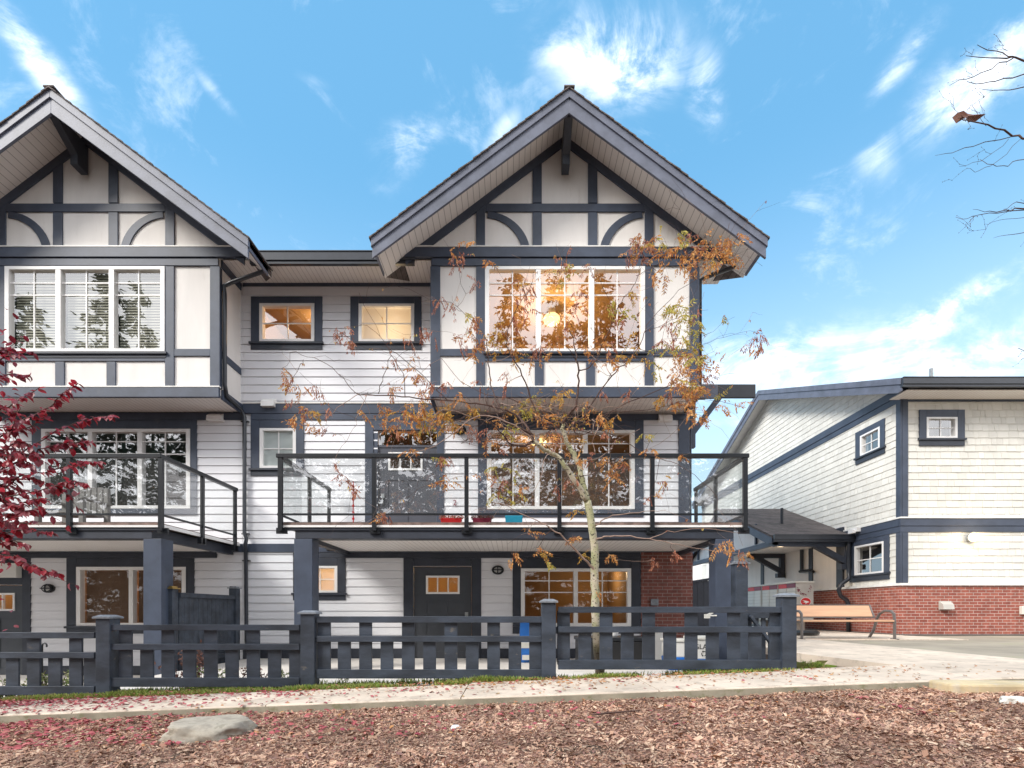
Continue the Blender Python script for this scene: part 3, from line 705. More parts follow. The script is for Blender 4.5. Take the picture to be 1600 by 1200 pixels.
px_boxes(t, 'w', [(381, 674, 440, 449, .035), (381, 676, 647, 632, .035), (393, 1074, 657, 647.5, .028), (381, 1076, 863, 850, .04),
  (393, 407, 732, 657.5), (463.5, 476, 732, 657.5), (407.2, 463.3, 669.5, 657.5, .026),
  (571, 584, 849.5, 657.5), (584.2, 590.5, 849.5, 673.5, .012), (683, 694, 849.5, 657.5), (584.2, 682.8, 673, 657.5, .03),
  (747, 760.5, 797, 657.5), (991.5, 1005, 797, 657.5), (760.7, 991.3, 672.5, 657.5, .026), (747, 1005, 808, 797.3, .03),
  (1059.5, 1076.5, 849.5, 657.5, .034)])
t.box(u1+.001, u1+.03, DW-.03, DW+.12, wz(850), wz(648))
build('timber_trim', t, M['navy'], hr, bevel=.004)
t = MB()
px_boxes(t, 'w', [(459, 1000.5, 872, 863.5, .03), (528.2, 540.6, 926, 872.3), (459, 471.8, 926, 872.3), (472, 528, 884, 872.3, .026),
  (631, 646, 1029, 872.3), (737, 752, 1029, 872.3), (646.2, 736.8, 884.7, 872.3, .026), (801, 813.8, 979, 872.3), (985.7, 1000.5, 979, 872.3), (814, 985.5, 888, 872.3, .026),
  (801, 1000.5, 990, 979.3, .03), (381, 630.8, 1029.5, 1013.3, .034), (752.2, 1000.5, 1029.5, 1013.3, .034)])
build('shade_toned_trim', t, M['navy_dark'], hr, bevel=.004)  # ground floor trim, its shade put into the darker navy
f = MB(); px_boxes(f, 'w', [(381, 677, 632, 629.8, .05)]); build('flashing', f, M['flash'], hr)
for h, s in ((h_u1, (393, 504.5)), (h_u2, (548, 659))):
    a, c, z0, z1 = h
    pn = 'glass' if s[0] == 393 else 'glass_frost'
    window(hr, tfw, a, c, z0, z1, [], ((z0+z1)/2,), pane=pn, sill=(wx(s[0]), wx(s[1]), wz(535.8), wz(547.5)), fw=.07,
           casing=[(wx(s[0]), a-.002, wz(535.5), wz(464.5), .034), (c+.002, wx(s[1]), wz(535.5), wz(464.5), .034), (a, c, z1+.002, wz(464.5), .032)])
window(hr, tfw, *h_w2s, [], ((h_w2s[2]+h_w2s[3])/2,), pane='glass_pale', sill=(wx(393), wx(476), wz(732.5), wz(744)), fw=.07)
window(hr, tfw, *h_w1s, [], ((h_w1s[2]+h_w1s[3])/2,), pane='glass_frost', sill=(wx(459), wx(540.6), wz(926.5), wz(938)), fw=.065)
window(hr, tfw, *h_w2, [wx(839.3), wx(914.5)], (wz(693), wz(709.5)), pane='glass', fw=.09, mw=.10)
window(hr, tfw, *h_w1, [wx(899.3)], (wz(907.5), wz(925.6)), pane='glass_soft', fw=.085, mw=.095)
def dw(px0, px1, py0, py1): return (wx(px0), wx(px1), wz(py1), wz(py0))
# upper door under its transom
tr = MB(tfw); tr.box(h_d2[0], h_d2[1], .0, .06, wz(699), wz(695.5)); 
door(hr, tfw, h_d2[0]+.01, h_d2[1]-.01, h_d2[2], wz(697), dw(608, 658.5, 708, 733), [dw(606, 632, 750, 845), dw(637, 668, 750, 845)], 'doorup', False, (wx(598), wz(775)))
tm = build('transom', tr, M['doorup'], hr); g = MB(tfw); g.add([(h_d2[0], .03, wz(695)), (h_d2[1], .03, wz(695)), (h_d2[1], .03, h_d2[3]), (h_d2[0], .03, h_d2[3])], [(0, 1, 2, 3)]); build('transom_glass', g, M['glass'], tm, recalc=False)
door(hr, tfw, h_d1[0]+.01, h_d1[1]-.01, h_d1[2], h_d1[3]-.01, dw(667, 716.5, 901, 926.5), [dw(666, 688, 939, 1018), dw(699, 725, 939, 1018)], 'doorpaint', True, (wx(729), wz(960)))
for nm, hh, wn in (('d', h_d2, dw(608, 658.5, 708, 733)), ('e', h_d1, dw(667, 716.5, 901, 926.5))):
    g = MB(tfw); g.add([(wn[0], .05, wn[2]), (wn[1], .05, wn[2]), (wn[1], .05, wn[3]), (wn[0], .05, wn[3])], [(0, 1, 2, 3)]); build('door_pane', g, M['glass_soft' if nm == 'e' else 'glass'], hr, recalc=False)
# rooms behind the openings
r1 = room(hr, tfw, wx(385), wx(520), wz(560), wz(455), 2.6); lamp('room_bulb', (wx(482), DW+1.1, wz(472)), 22, (1, .66, .32), .1, hr)
r1 = room(hr, tfw, wx(523), wx(668), wz(560), wz(455), 2.2); lamp('room_bulb', (wx(612), DW+.55, wz(516)), 12, (1, .74, .42), .06, hr)
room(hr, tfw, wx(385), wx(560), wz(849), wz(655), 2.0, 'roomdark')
room(hr, tfw, wx(575), wx(1055), wz(849), wz(655), 4.0); lamp('room_bulb', (wx(846), DW+1.3, wz(676)), 20, (1, .62, .28), .12, hr)
q = MB(); q.ball((wx(846), DW+1.3, wz(661)), .20, .20, .08, 32, 14); build('ceiling_light', q, M['globe'], hr, smooth=True)
room(hr, tfw, wx(440), wx(600), wz(1029), wz(866), 2.2); lamp('room_bulb', (wx(510), DW+.9, wz(880)), 18, (1, .58, .22), .1, hr)
room(hr, tfw, wx(604), wx(775), wz(1029), wz(866), 3.0); lamp('room_bulb', (wx(690), DW+1.2, wz(876)), 28, (1, .66, .30), .1, hr)
room(hr, tfw, wx(779), wx(996), wz(1029), wz(866), 3.4); lamp('room_bulb', (wx(960), DW+2.2, wz(884)), 9, (1, .68, .34), .12, hr)
lampshape(hr, wx(719.5), wz(673), DW-.02); lampshape(hr, wx(778), wz(891), DW-.02)
def vent(parent, px0, px1, py0, py1, D=DW, mat='vinyl'):
    mb = MB(); x0, x1, z0, z1 = X(px0, D), X(px1, D), Z(py1, D), Z(py0, D)
    mb.add([(x0, D-.03, z0), (x1, D-.03, z0), (x1, D-.15, z0), (x0, D-.15, z0), (x0, D-.03, z1), (x1, D-.03, z1), (x1, D-.13, z0+(z1-z0)*.62), (x0, D-.13, z0+(z1-z0)*.62)], [(0, 1, 2, 3), (0, 4, 5, 1), (4, 7, 6, 5), (0, 3, 7, 4), (1, 5, 6, 2), (3, 2, 6, 7)])
    mb.box(x0-.015, x1+.015, D-.032, D-.004, z0-.01, z1+.015)
    return build('vent_hood', mb, M[mat], parent)
vent(hr, 412, 432, 625, 638); vent(hr, 1028, 1048, 648, 660)
mb = MB(); mb.box(X(1016.5, 11.38), X(1028, 11.38), 11.33, 11.379, Z(946, 11.38), Z(936, 11.38)); build('meter_box', mb, M['capgrey'], hr)
mb = MB(); mb.box(X(1021, 11.3), X(1032, 11.3), 11.2, 11.36, Z(1030, 11.3), Z(986, 11.3)); o = build('utility_cabinet', mb, M['white_plastic'], hr)
mb = MB(); mb.tube([(X(1034, 11.3), 11.3, H-1.05), (X(1034, 11.3), 11.3, Z(986, 11.3)), (X(1034, 11.3), 11.37, Z(984, 11.3))], .022); build('conduit', mb, M['vinyl'], o)
bay(hr, RC, 'r', 'glassroom', None, 'glass', True)
rf = gable_roof(hr, RC)
# ---------------------------------------------------------------- left unit
hl = thing('townhouse', (-8.8, DW, H-1.45), 'townhouse at the left behind the red-leaved tree with closed blinds in its bay window', 'house', 'attached gabled townhouses')
v0, v1 = -14.4, wx(380)
k_w2 = (wx(67), wx(298.7), wz(795), wz(671)); k_w1 = (wx(121.5), wx(292), wz(978), wz(886)); k_d1 = (wx(-56), wx(37), wz(1056), wz(914))
mb = MB(tfw); holes = [k_w2, k_w1, k_d1]
wall(mb, v0, v1, H-1.6, wz(630), holes, .18); lap(mb, v0, v1, wz(850), wz(657), holes); lap(mb, v0, v1, wz(1040), wz(863), holes)
wall(mb, v0, X(134.5, DB)-2.7, wz(630), SOFZ, [], .18); wall(mb, X(341, DB)-.02, v1, wz(630), SOFZ, [], .18); lap(mb, X(341, DB)-.02, v1, wz(630), wz(449))
build('siding_wall', mb, M['siding'], hl)
mb = MB(); mb.box(v0, v0+.15, DW+.181, 19, H-1.5, SOFZ); mb.box(v0+.151, -4.91, 18.85, 19, H-1.5, SOFZ); build('side_wall', mb, M['siding'], hl)
t = MB()
px_boxes(t, 'w', [(-200, 379.5, 863, 850, .04), (52, 66.8, 795, 657.5), (299, 309, 795, 657.5), (67, 298.7, 670.6, 657.5, .026), (52, 309, 805, 795.3, .03), (-200, 379, 657, 645.5, .028), (366, 379.8, 645.3, 632, .035)])
build('timber_trim', t, M['navy'], hl, bevel=.004)
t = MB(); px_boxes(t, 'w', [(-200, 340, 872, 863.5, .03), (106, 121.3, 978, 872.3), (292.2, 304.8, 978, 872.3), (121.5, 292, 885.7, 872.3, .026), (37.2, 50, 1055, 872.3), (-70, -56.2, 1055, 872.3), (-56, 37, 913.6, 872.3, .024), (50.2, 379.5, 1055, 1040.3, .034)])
build('shade_toned_trim', t, M['navy_dark'], hl, bevel=.004)  # shade under the left balcony likewise put into the trim colour
window(hl, tfw, *k_w2, [wx(142.7), wx(220)], (wz(690), wz(709.5)), pane='glass', fw=.09, mw=.10)
window(hl, tfw, *k_w1, [wx(206.5)], (), pane='glass_soft', fw=.09, mw=.095, sill=(wx(106), wx(305), wz(978.5), wz(990)), blind=('blindbr', .045))
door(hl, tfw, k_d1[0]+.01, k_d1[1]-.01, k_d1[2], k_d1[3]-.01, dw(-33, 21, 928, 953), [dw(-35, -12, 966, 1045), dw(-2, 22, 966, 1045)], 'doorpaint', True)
wn = dw(-33, 21, 928, 953); g = MB(tfw); g.add([(wn[0], .05, wn[2]), (wn[1], .05, wn[2]), (wn[1], .05, wn[3]), (wn[0], .05, wn[3])], [(0, 1, 2, 3)]); build('door_pane', g, M['glass_soft'], hl, recalc=False)
room(hl, tfw, wx(-65), wx(90), wz(1055), wz(866), 2.0); lamp('room_bulb', (wx(-10), DW+1.0, wz(885)), 14, (1, .66, .34), .1, hl)
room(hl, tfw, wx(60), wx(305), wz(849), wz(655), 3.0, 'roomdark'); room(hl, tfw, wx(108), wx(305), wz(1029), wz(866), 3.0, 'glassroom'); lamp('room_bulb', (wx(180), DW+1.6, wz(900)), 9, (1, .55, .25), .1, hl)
mb = MB(tfw); mb.box(wx(-62), wx(36.5), -.17, -.03, wz(903), wz(881)); mb.box(wx(-60), wx(34), -.172, -.16, wz(901), wz(899.5)); build('cooling_unit', mb, M['white_plastic'], hl, bevel=.02)
lampshape(hl, wx(78.5), wz(919.5), DW-.02)
vent(hl, 328, 351, 647, 660)
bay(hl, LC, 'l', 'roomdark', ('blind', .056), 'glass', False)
gable_roof(hl, LC)
# recess roof, soffit and gutter between the two gables (belongs to the middle house)
mb = MB(); xa, xb = LC+HALF-.35, RC-HALF+.35
mb.box(LC+2.741, RC-2.741, 10.66, DW-.001, SOFZ, SOFZ+.02); build('eave_soffit', mb, M['soffit'], hr); mb = MB(); mb.box(RC+2.741, RC+3.5, 10.66, DW, SOFZ, SOFZ+.02)
build('eave_soffit', mb, M['soffit'], hr)
XM = u1+.62
mb = MB(); mb.prism([(MY0, MZ0), (16.1, MZ0+MK*5.5), (16.1, MZ0+MK*5.5-.1), (MY0, MZ0-.11)], LC-6.2, XM, 'x'); mb.prism([(16.1, MZ0+MK*5.5), (19.6, MZ0+MK*5.5-1.6), (19.6, MZ0+MK*5.5-1.7), (16.1, MZ0+MK*5.5-.1)], LC-6.2, XM, 'x'); build('main_roof', mb, M['roofing'], hr)
mb = MB(); mb.prism([(MY0, MZ0-.02), (16.1, MZ0+MK*5.5-.02), (16.1, MZ0+MK*5.5-.30), (MY0, MZ0-.28)], XM-.03, XM+.02, 'x'); build('fascia', mb, M['fascia'], hr)
mb = MB(); mb.prism([(DW, SOFZ-.01), (18.9, SOFZ-.01), (18.9, SOFZ+1.2), (16.1, MZ0+MK*5.5-.1), (DW, MZ0+MK*(DW-MY0)-.1)], u1-.10, u1-.0, 'x'); build('side_gable', mb, M['siding'], hr)
gutter(hr, [(xa-.02, 10.59, Z(400.5, 10.55)), (xb+.3, 10.59, Z(400.5, 10.55))], .13, .17)
gutter(hr, [(RC+3.30, 10.59, Z(398.5, 10.55)), (XM+.06, 10.59, Z(398.5, 10.55))], .13, .13)
gutter(hl, [(LC-6.2, 10.59, Z(400.5, 10.55)), (LC-3.30, 10.59, Z(400.5, 10.55))], .13, .17)
# downspout of the left house
def spout(parent, pts, r=.035, straps=(), name='downspout', n=10):
    mb = MB(); mb.tube(pts, r, n); o = build(name, mb, M['pipe'], parent, smooth=True)
    s = MB()
    for p in straps: s.box(p[0]-.085, p[0]+.085, p[1]+.0, p[1]+.05, p[2]-.012, p[2]+.012)
    if straps: build('strap', s, M['black_metal'], o)
    return o
D1 = 10.60; D2 = DW-.09
def q3(px, py, D): return (X(px, D), D, Z(py, D))
xc = LC+2.741+.07
def q4(x, py, D): return (x, D, Z(py, D))
spout(hl, [q3(418, 408, D1), q3(417.5, 418, D1), q3(412, 424, D1+.02), q3(362, 441, D1+.05), q3(350, 447, D1+.05), (xc+.01, D1+.04, Z(458, D1)), (xc+.01, D1+.04, Z(600, D1)), (xc+.03, D1+.07, Z(616, D1)), q3(377, 640, D2), q3(382, 652, D2), q3(382, 833, D2), q3(385, 842, D2-.03), q3(383, 852, D2-.03), q3(384, 862, D2), q3(385, 1000, D2), q3(390, 1030, D2-.05)], .042,
      [q3(382, 658, D2), q3(383, 834, D2), q3(384, 876, D2)])
xc2 = RC+2.741+.06
spout(hr, [q3(1153, 400, 10.6), q3(1152, 410, 10.6), q3(1144, 418, 10.6), q3(1106, 432, 10.6), (xc2, 10.62, Z(437, 10.6)), (xc2, 10.62, Z(610, 10.6))], .045)
balcony(hr, X(438, DF), X(1164, DF), [438.5, 585, 729, 874, 1019, 1164], [(458, H-1.1), (1119.5, H-1.1)], 10.06, 'wide balcony with clear glass railing')
balcony(hl, X(252, DF)-8.0, X(252, DF), [252-727, 252-580, 252-436, 252-291, -38, 109, 252], [(221.5, H-1.5), (-540, H-1.5)], 9.96)
# corner canopy on the right flank of the middle house
mb = MB(); x1_, x2_ = X(1083, 11.5), X(1180, 12.9)
mb.prism([(11.30, Z(602, 11.35)), (12.0, Z(602, 11.35)+.2), (12.0, Z(606, 11.35)), (11.30, Z(606, 11.35)-.04)], u1, X(1118, 11.35), 'x')
mb.prism([(12.5, Z(601, 12.5)), (13.2, Z(601, 12.5)+.2), (13.2, Z(604, 12.5)), (12.5, Z(606, 12.5))], u1, X(1178, 12.5), 'x')
cn = build('side_canopy', mb, M['roofing'], hr)
mb = MB(); mb.box(u1+.03, X(1120, 11.3), 11.24, 11.298, Z(624, 11.3), Z(603, 11.3)); build('fascia', mb, M['fascia'], cn, bevel=.01); mb = MB(); mb.box(u1+.1, X(1180, 12.45), 12.42, 12.49, Z(622, 12.45), Z(601, 12.45)); build('fascia', mb, M['pipe'], cn, bevel=.01)
mb = MB(); mb.bar((u1+.03, 11.5, Z(682, 11.5)), (X(1123, 11.5), 11.5, Z(622, 11.5)), .10, .12); mb.box(u1+.03, u1+.13, 11.44, 11.56, Z(700, 11.5), Z(625, 11.5)); build('bracket', mb, M['navy'], cn)

# ================================================================== RIGHT HOUSE
DR = 13.3; XR = 10.1
rh = thing('shingled_house', (XR, DR, H-.62), 'cream shingled house at the right with a red brick base and small square windows', 'house')
tr_, tl_ = FF(DR), FL(XR)
rx = lambda p: X(p, DR); rz = lambda p: Z(p, DR)
hw = (rx(1446), rx(1494), rz(685), rz(652.5))
def RD(px): return XR*F/(px-800)
hs1 = (RD(1377), RD(1346), H+4.47, H+5.06); hs2 = (RD(1383), RD(1337), H+1.05, H+1.90)
brick_top = H+(955-915)/F*DR
zE = H+5.44
mb = MB(tr_); wall(mb, XR, 24, H-.2, H+6.0, [hw], .2); shakes(mb, rx(1417), 24, rz(808), rz(628), [hw]); shakes(mb, rx(1417), 24, rz(911), rz(831), [])
mb.tf = tl_
Dend = 27.2; Drid = 19.95; zE2 = H+5.70
def gtop(u): return zE2+.38*(min(u, 2*Drid-u)-12.63)
wall(mb, DR+.201, Dend, H-.2, H+5.3, [hs1, hs2], .2)
mb.add([(DR, .0, H+5.3), (Dend, .0, H+5.3), (Dend, 0, gtop(Dend)-.05), (Drid, 0, gtop(Drid)-.05), (DR, 0, gtop(DR)-.05), (DR, .2, H+5.3), (Dend, .2, H+5.3), (Dend, .2, gtop(Dend)-.05), (Drid, .2, gtop(Drid)-.05), (DR, .2, gtop(DR)-.05)],
       [(0, 1, 2, 3, 4), (9, 8, 7, 6, 5), (0, 5, 6, 1), (1, 6, 7, 2), (2, 7, 8, 3), (3, 8, 9, 4), (4, 9, 5, 0)])
shakes(mb, DR+.12, Dend, H+2.40, zE, [hs1]); shakes(mb, DR+.12, Dend, H+5.81, gtop(Drid), [], top=lambda u: gtop(u)-.13)
shakes(mb, DR+.12, RD(1322), H+.72, H+2.06, [hs2])
build('shingled_wall', mb, M['shake'], rh)
mb = MB(); mb.box(XR-.0, 24, DR-.07, DR-.001, H-.60, brick_top); mb.box(XR-.07, XR-.001, DR-.07, RD(1250), H-.60, brick_top); build('brick_base', mb, M['brick'], rh)
mb = MB(); mb.box(XR-.09, 24, DR-.10, DR-.001, H-.66, H-.601); mb.box(XR-.09, XR-.001, DR-.001, 19, H-.66, H-.601); build('base_strip', mb, M['black'], rh)  # thin black strip along the foot of the brick
mb = MB(); mb.box(XR-.11, 24, DR-.11, DR-.003, brick_top, brick_top+.06); mb.box(XR-.11, XR-.003, DR-.003, RD(1215), brick_top, brick_top+.06); build('stone_sill', mb, M['flash'], rh)
# stucco bays under the porch
mb = MB(tl_); mb.box(RD(1322), 26.5, -.03, -.004, H-.2, H+2.6); build('porch_stucco', mb, M['stucco'], rh)
t = MB(tl_); t.box(RD(1321), RD(1311), -.09, -.031, H+.72, H+2.55); build('porch_post', t, M['navy_dark'], rh)
for px, w_ in ((1269, .11), (1193, .12)): t = MB(tl_); t.box(RD(px)-w_, RD(px)+w_, -.06, -.031, H+.6, H+2.5); build('porch_stud', t, M['navy_dark'], rh)
t = MB(tl_); t.tube([(RD(1258), -.12, H+1.4), (RD(1258), -.12, H+2.5)], .06); build('drain_pipe', t, M['pipe'], rh)
t = MB()
t.box(rx(1408), rx(1417), DR-.045, DR-.003, brick_top+.07, rz(832)); t.box(rx(1408), rx(1417), DR-.045, DR-.003, rz(808), rz(605))
t.box(XR-.045, XR-.003, DR-.045, DR+.115, brick_top+.07, rz(832)); t.box(XR-.045, XR-.003, DR-.045, DR+.115, rz(808), rz(610))
t.box(XR-.05, 24, DR-.055, DR-.003, rz(822), rz(810.5)); t.box(XR-.04, 24, DR-.04, DR-.003, rz(831.5), rz(822.3))
t.box(XR-.055, XR-.003, DR-.003, RD(1285), rz(822), rz(810.5)); t.box(XR-.04, XR-.003, DR-.003, RD(1285), rz(831.5), rz(822.3))
t.box(XR-.02, 24, DR-.035, DR-.003, rz(628), rz(619.5))
t.box(XR-.055, XR-.003, DR-.0, Dend, H+5.60, H+5.81); t.box(XR-.035, XR-.003, DR+.0, Dend, H+5.44, H+5.598)
t.box(rx(1435), rx(1445.8), DR-.045, DR-.003, rz(685.5), rz(641)); t.box(rx(1494.2), rx(1505.5), DR-.045, DR-.003, rz(685.5), rz(641)); t.box(rx(1446), rx(1494), DR-.043, DR-.003, rz(652.3), rz(641))
build('timber_trim', t, M['navy'], rh, bevel=.004)
fl = MB(); fl.box(XR-.07, 24, DR-.075, DR-.003, rz(810.3), rz(808)); fl.box(XR-.07, XR-.003, DR-.003, RD(1300), rz(810.3), rz(808)); build('flashing', fl, M['flash'], rh)
window(rh, tr_, *hw, [], ((hw[2]+hw[3])/2,), pane='glass', fw=.06, sill=(rx(1435), rx(1505.5), rz(685.7), rz(697)))
for hh, wd, cz in ((hs1, (RD(1384), RD(1338.5)), H+5.22), (hs2, (RD(1391), RD(1329)), H+2.04)):
    a, c, z0, z1 = hh
    window(rh, tl_, a, c, z0, z1, [], ((z0+z1)/2,), pane='glass', fw=.065, sill=(wd[0], wd[1], z0-.003, z0-.19),
           casing=[(wd[0], a-.002, z0, cz, .045), (c+.002, wd[1], z0, cz, .045), (a, c, z1+.002, cz, .043)])
room(rh, tr_, rx(1435), rx(1505), rz(700), rz(640), 1.2, 'roomdark', .205); room(rh, tl_, 13.6, 15.2, H+4.2, H+5.2, .9, 'roomdark', .205); room(rh, tl_, 13.55, 15.4, H+.9, H+2.0, .9, 'roomdark', .205)
# roof
mb = MB(); e0, e1 = 12.63, 2*Drid-12.63; zR = gtop(Drid)+.10
xo = 9.64
for a, zc in ((e0, H+5.74), (e1, H+5.74)):
    mb.prism([(a, zc), (Drid, zR), (Drid, zR-.12), (a, zc-.12)], xo, 24.5, 'x')
rr_ = build('roof', mb, M['roofing'], rh)
mb = MB()
for a in (e0, e1):
    zc = H+5.74
    mb.prism([(a, zc+.02), (Drid, zR+.02), (Drid, zR-.14), (a, zc-.14)], xo-.06, xo-.001, 'x'); mb.prism([(a, zc-.141), (Drid, zR-.141), (Drid, zR-.36), (a+(.10 if a == e0 else -.1), zc-.36+.04), (a, zc-.30)], xo-.035, xo-.001, 'x')
build('fascia', mb, M['fascia'], rr_, bevel=.004)
mb = MB()
for a in (e0, e1): mb.prism([(a, H+5.615), (Drid, zR-.125), (Drid, zR-.14), (a, H+5.60)], xo+.001, XR, 'x')
build('rake_soffit', mb, M['flash'], rr_)
mb = MB(); mb.box(XR-.3, 24.3, 12.72, DR, H+5.49, H+5.51); build('eave_soffit', mb, M['soffit'], rr_)
gutter(rr_, [(xo-.04, 12.62, H+5.66), (24.4, 12.62, H+5.66)], .13, .15)
mb = MB(); p0 = q3(1455, 592, 15.5); mb.tube([(p0[0], 15.5, p0[2]-.6), (p0[0], 15.5, Z(576, 15.5))], .05); build('vent_pipe', mb, M['galv'], rr_)
# wall lamp, vents
mb = MB(); cxl, czl = rx(1512), rz(841); mb.tube([(cxl, DR-.05, czl), (cxl, DR-.12, czl)], .10, 20); wl_ = build('wall_lamp', mb, M['galv'], rh, smooth=False)
mb = MB(); mb.ball((cxl, DR-.17, czl), .115, .09, .115); build('lamp_shade', mb, M['lampglow'], wl_, smooth=True); lamp('wall_bulb', (cxl, DR-.36, czl), 9, (1, .72, .42), .08, rh)
o = vent(rh, 1467, 1484, 940, 952, DR-.06, 'mail_grey')
mb = MB(); mb.box(rx(1588), rx(1600), DR-.16, DR-.07, rz(960), rz(947)); o = build('outlet_box', mb, M['mail_lt'], rh, bevel=.01)
mb = MB(); mb.box(9.93, 10.06, 14.75, 15.05, H+2.30, H+2.42); mb.box(9.84, 9.93, 14.8, 15.0, H+2.26, H+2.36); build('vent_hood', mb, M['vinyl'], rh)
mb = MB(tl_); mb.box(22.4, 22.9, -.12, -.02, H+3.0, H+3.1); build('vent_hood', mb, M['mail_grey'], rh)
# porch roof sheltering the mailboxes
ps = thing('mail_shelter', (7.8, 17, H-.6), 'shingled lean-to roof on navy brackets over the grey mailboxes', 'shelter') if False else rh
PE, PX, PR_ = 15.2, 7.78, 19.0
ze, zr_ = H+2.26, H+3.78
mb = MB()
for a, sgn in ((PE, 1), (2*PR_-PE, -1)):
    mb.prism([(a-.12*sgn, ze-.03), (PR_, zr_+.02), (PR_, zr_-.08), (a-.12*sgn, ze-.12)], PX-.12, XR-.03, 'x')
pr = build('porch_roof', mb, M['roofing'], rh)
mb = MB(); mb.box(PX+.05, XR-.05, PE-.0, 2*PR_-PE, ze-.14, ze-.12); build('porch_ceiling', mb, M['soffit'], pr)
mb = MB()
for a, sgn in ((PE, 1), (2*PR_-PE, -1)): mb.prism([(a-.12*sgn, ze-.10), (PR_, zr_-.06), (PR_, zr_-.28), (a+.1*sgn, ze-.26), (a-.12*sgn, ze-.24)], PX-.13, PX-.07, 'x')
mb.box(PX-.0, PX+.12, PE-.02, 2*PR_-PE, ze-.30, ze-.145); mb.box(PX+.0, XR-.04, PE-.02, PE+.10, ze-.34, ze-.15)
for yy in (16.4, 19, 21.5): mb.box(PX+.02, PX+.08, yy, yy+.08, ze-.12, ze+.30+.4*(min(yy, 38-yy)-PE)*.5)
build('fascia', mb, M['navy'], pr, bevel=.004)
mb = MB(); mb.prism([(PE+.3, ze-.1), (PR_, zr_-.3), (2*PR_-PE-.3, ze-.1)], PX+.10, PX+.13, 'x'); build('porch_gable', mb, M['stucco'], pr)
gutter(pr, [(PX-.1, PE-.15, ze-.09), (XR-.04, PE-.15, ze-.09)], .13, .13)
for dd in (PE+.06, 18.9):
    mb = MB(); mb.box(XR-.22, XR-.06, dd-.08, dd+.08, Z(888 if dd < 16 else 901, dd), ze-.15); mb.bar((XR-.16, dd, Z(878 if dd < 16 else 893, dd)), (XR-1.25, dd, ze-.20), .15, .17); mb.box(XR-1.4, XR-.22, dd-.075, dd+.075, ze-.30, ze-.146); mb.box(XR-.34, XR-.06, dd-.1, dd+.1, Z(888 if dd < 16 else 901, dd)-.04, Z(882 if dd < 16 else 896, dd)); build('bracket', mb, M['navy_dark'], pr, bevel=.006)
mb = MB(); mb.ball((8.35, 15.95, ze-.20), .14, .14, .06); build('porch_light', mb, M['lampglow'], pr, smooth=True); lamp('porch_bulb', (8.35, 15.95, ze-.42), 9, (1, .72, .42), .08, rh)
mb = MB(); mb.tube([(8.75, 16.6, ze+.3), (8.75, 16.6, Z(794, 16.6))], .045); build('vent_pipe', mb, M['pipe'], pr)
spout(rh, [(XR-.17, PE-.10, ze-.16), (XR-.17, PE-.08, ze-.3), (XR-.15, PE+.0-.05, ze-.4), (XR-.14, PE-.05, H+1.15), (XR-.17, PE-.1, H+.95), (XR-.44, PE-.15, H+.78), (XR-.50, PE-.15, H+.62), (XR-.42, PE-.12, H+.45), (XR-.22, PE-.1, H+.32), (XR-.18, PE-.1, H+.2), (XR-.18, PE-.1, H-.6)], .06)
mb = MB(tl_); mb.tube([(17.7, -.15, H+1.37), (17.2, -.15, H+1.37), (16.9, -.15, H+1.3)], .05); build('pipe_elbow', mb, M['black_metal'], rh)
# far houses seen in the gap
fh = thing('far_house', (12, 44, H-1), 'white gabled house far beyond the side passage', 'house')
mb = MB(); mb.box(11.0, 17.0, 40, 48, H-1.5, H+3.2); mb.prism([(10.8, H+3.2), (17.2, H+3.2), (14, H+5.2)], 40, 48, 'y'); build('wall', mb, M['vinyl'], fh)
mb = MB()
for sg in (-1, 1): mb.prism([(14, H+5.5), (14+sg*3.7, H+3.1), (14+sg*3.7, H+2.8), (14, H+5.2)], 39.4, 48.5, 'y')
build('roof', mb, M['fascia'], fh)

# ================================================================== FENCES
FD = 5.80
def fz(py): return Z(py, FD)
def fx(p): return X(p, FD)
fence = thing('picket_fence', (0, FD, sl_z(0)), 'navy picket fence stepping uphill along the pavement', 'fence')
def post(parent, px, ytop, ybot, capmat='capgrey', D=FD, w=.160):
    x = X(px, D-.04); m = MB(); m.box(x, x+w, D-.04, D-.04+w, Z(ybot, D), Z(ytop+5, D-.04)); p = build('post', m, M['navy_fence'], parent, bevel=.006)
    c = MB(); a, e = x-.022, x+w+.022; y0, y1 = D-.062, D-.018+w; z0 = Z(ytop+5, D-.04)
    c.box(a, e, y0, y1, z0, z0+.018); c.add([(a, y0, z0+.019), (e, y0, z0+.019), (e, y1, z0+.019), (a, y1, z0+.019), (a+.05, y0+.05, z0+.042), (e-.05, y0+.05, z0+.042), (e-.05, y1-.05, z0+.042), (a+.05, y1-.05, z0+.042)], [(4, 5, 6, 7), (0, 1, 5, 4), (1, 2, 6, 5), (2, 3, 7, 6), (3, 0, 4, 7), (0, 3, 2, 1)])
    build('post_cap', c, M[capmat], p); return p
def panel(parent, pa, pb, top, mid, bot, pick, tall0=0):
    m = MB(); rr = random.Random(pa+5)
    for i, (a, c) in enumerate(pick):
        tall = (i % 2 == tall0); e = rr.uniform(-.004, .004)
        m.box(fx(a), fx(c), FD+.022, FD+.047+e, fz(bot[0]+8), fz(top[0]+6 if tall else mid[0]+5))
    p = build('fence_panel', m, M['navy_fence'], parent, bevel=.003)
    for (y0, y1), t in ((top, .02), (mid, .02), (bot, .02)):
        r = MB(); r.box(fx(pa), fx(pb), FD-.018, FD+.020, fz(y1), fz(y0)); build('rail', r, M['navy_fence'], p, bevel=.004)
    return p
for px, yt, yb in ((-215, 985, 1105), (149, 961.5, 1093), (469, 954.5, 1084), (846.5, 936.5, 1066), (1223, 927.5, 1048)):
    post(fence, px, yt, yb)
panel(fence, -192, 149, (988, 997.5), (1019, 1028.5), (1072, 1086), [(x, x+20) for x in range(-192, 140, 33)][:-1]+[(128, 149)], 1)
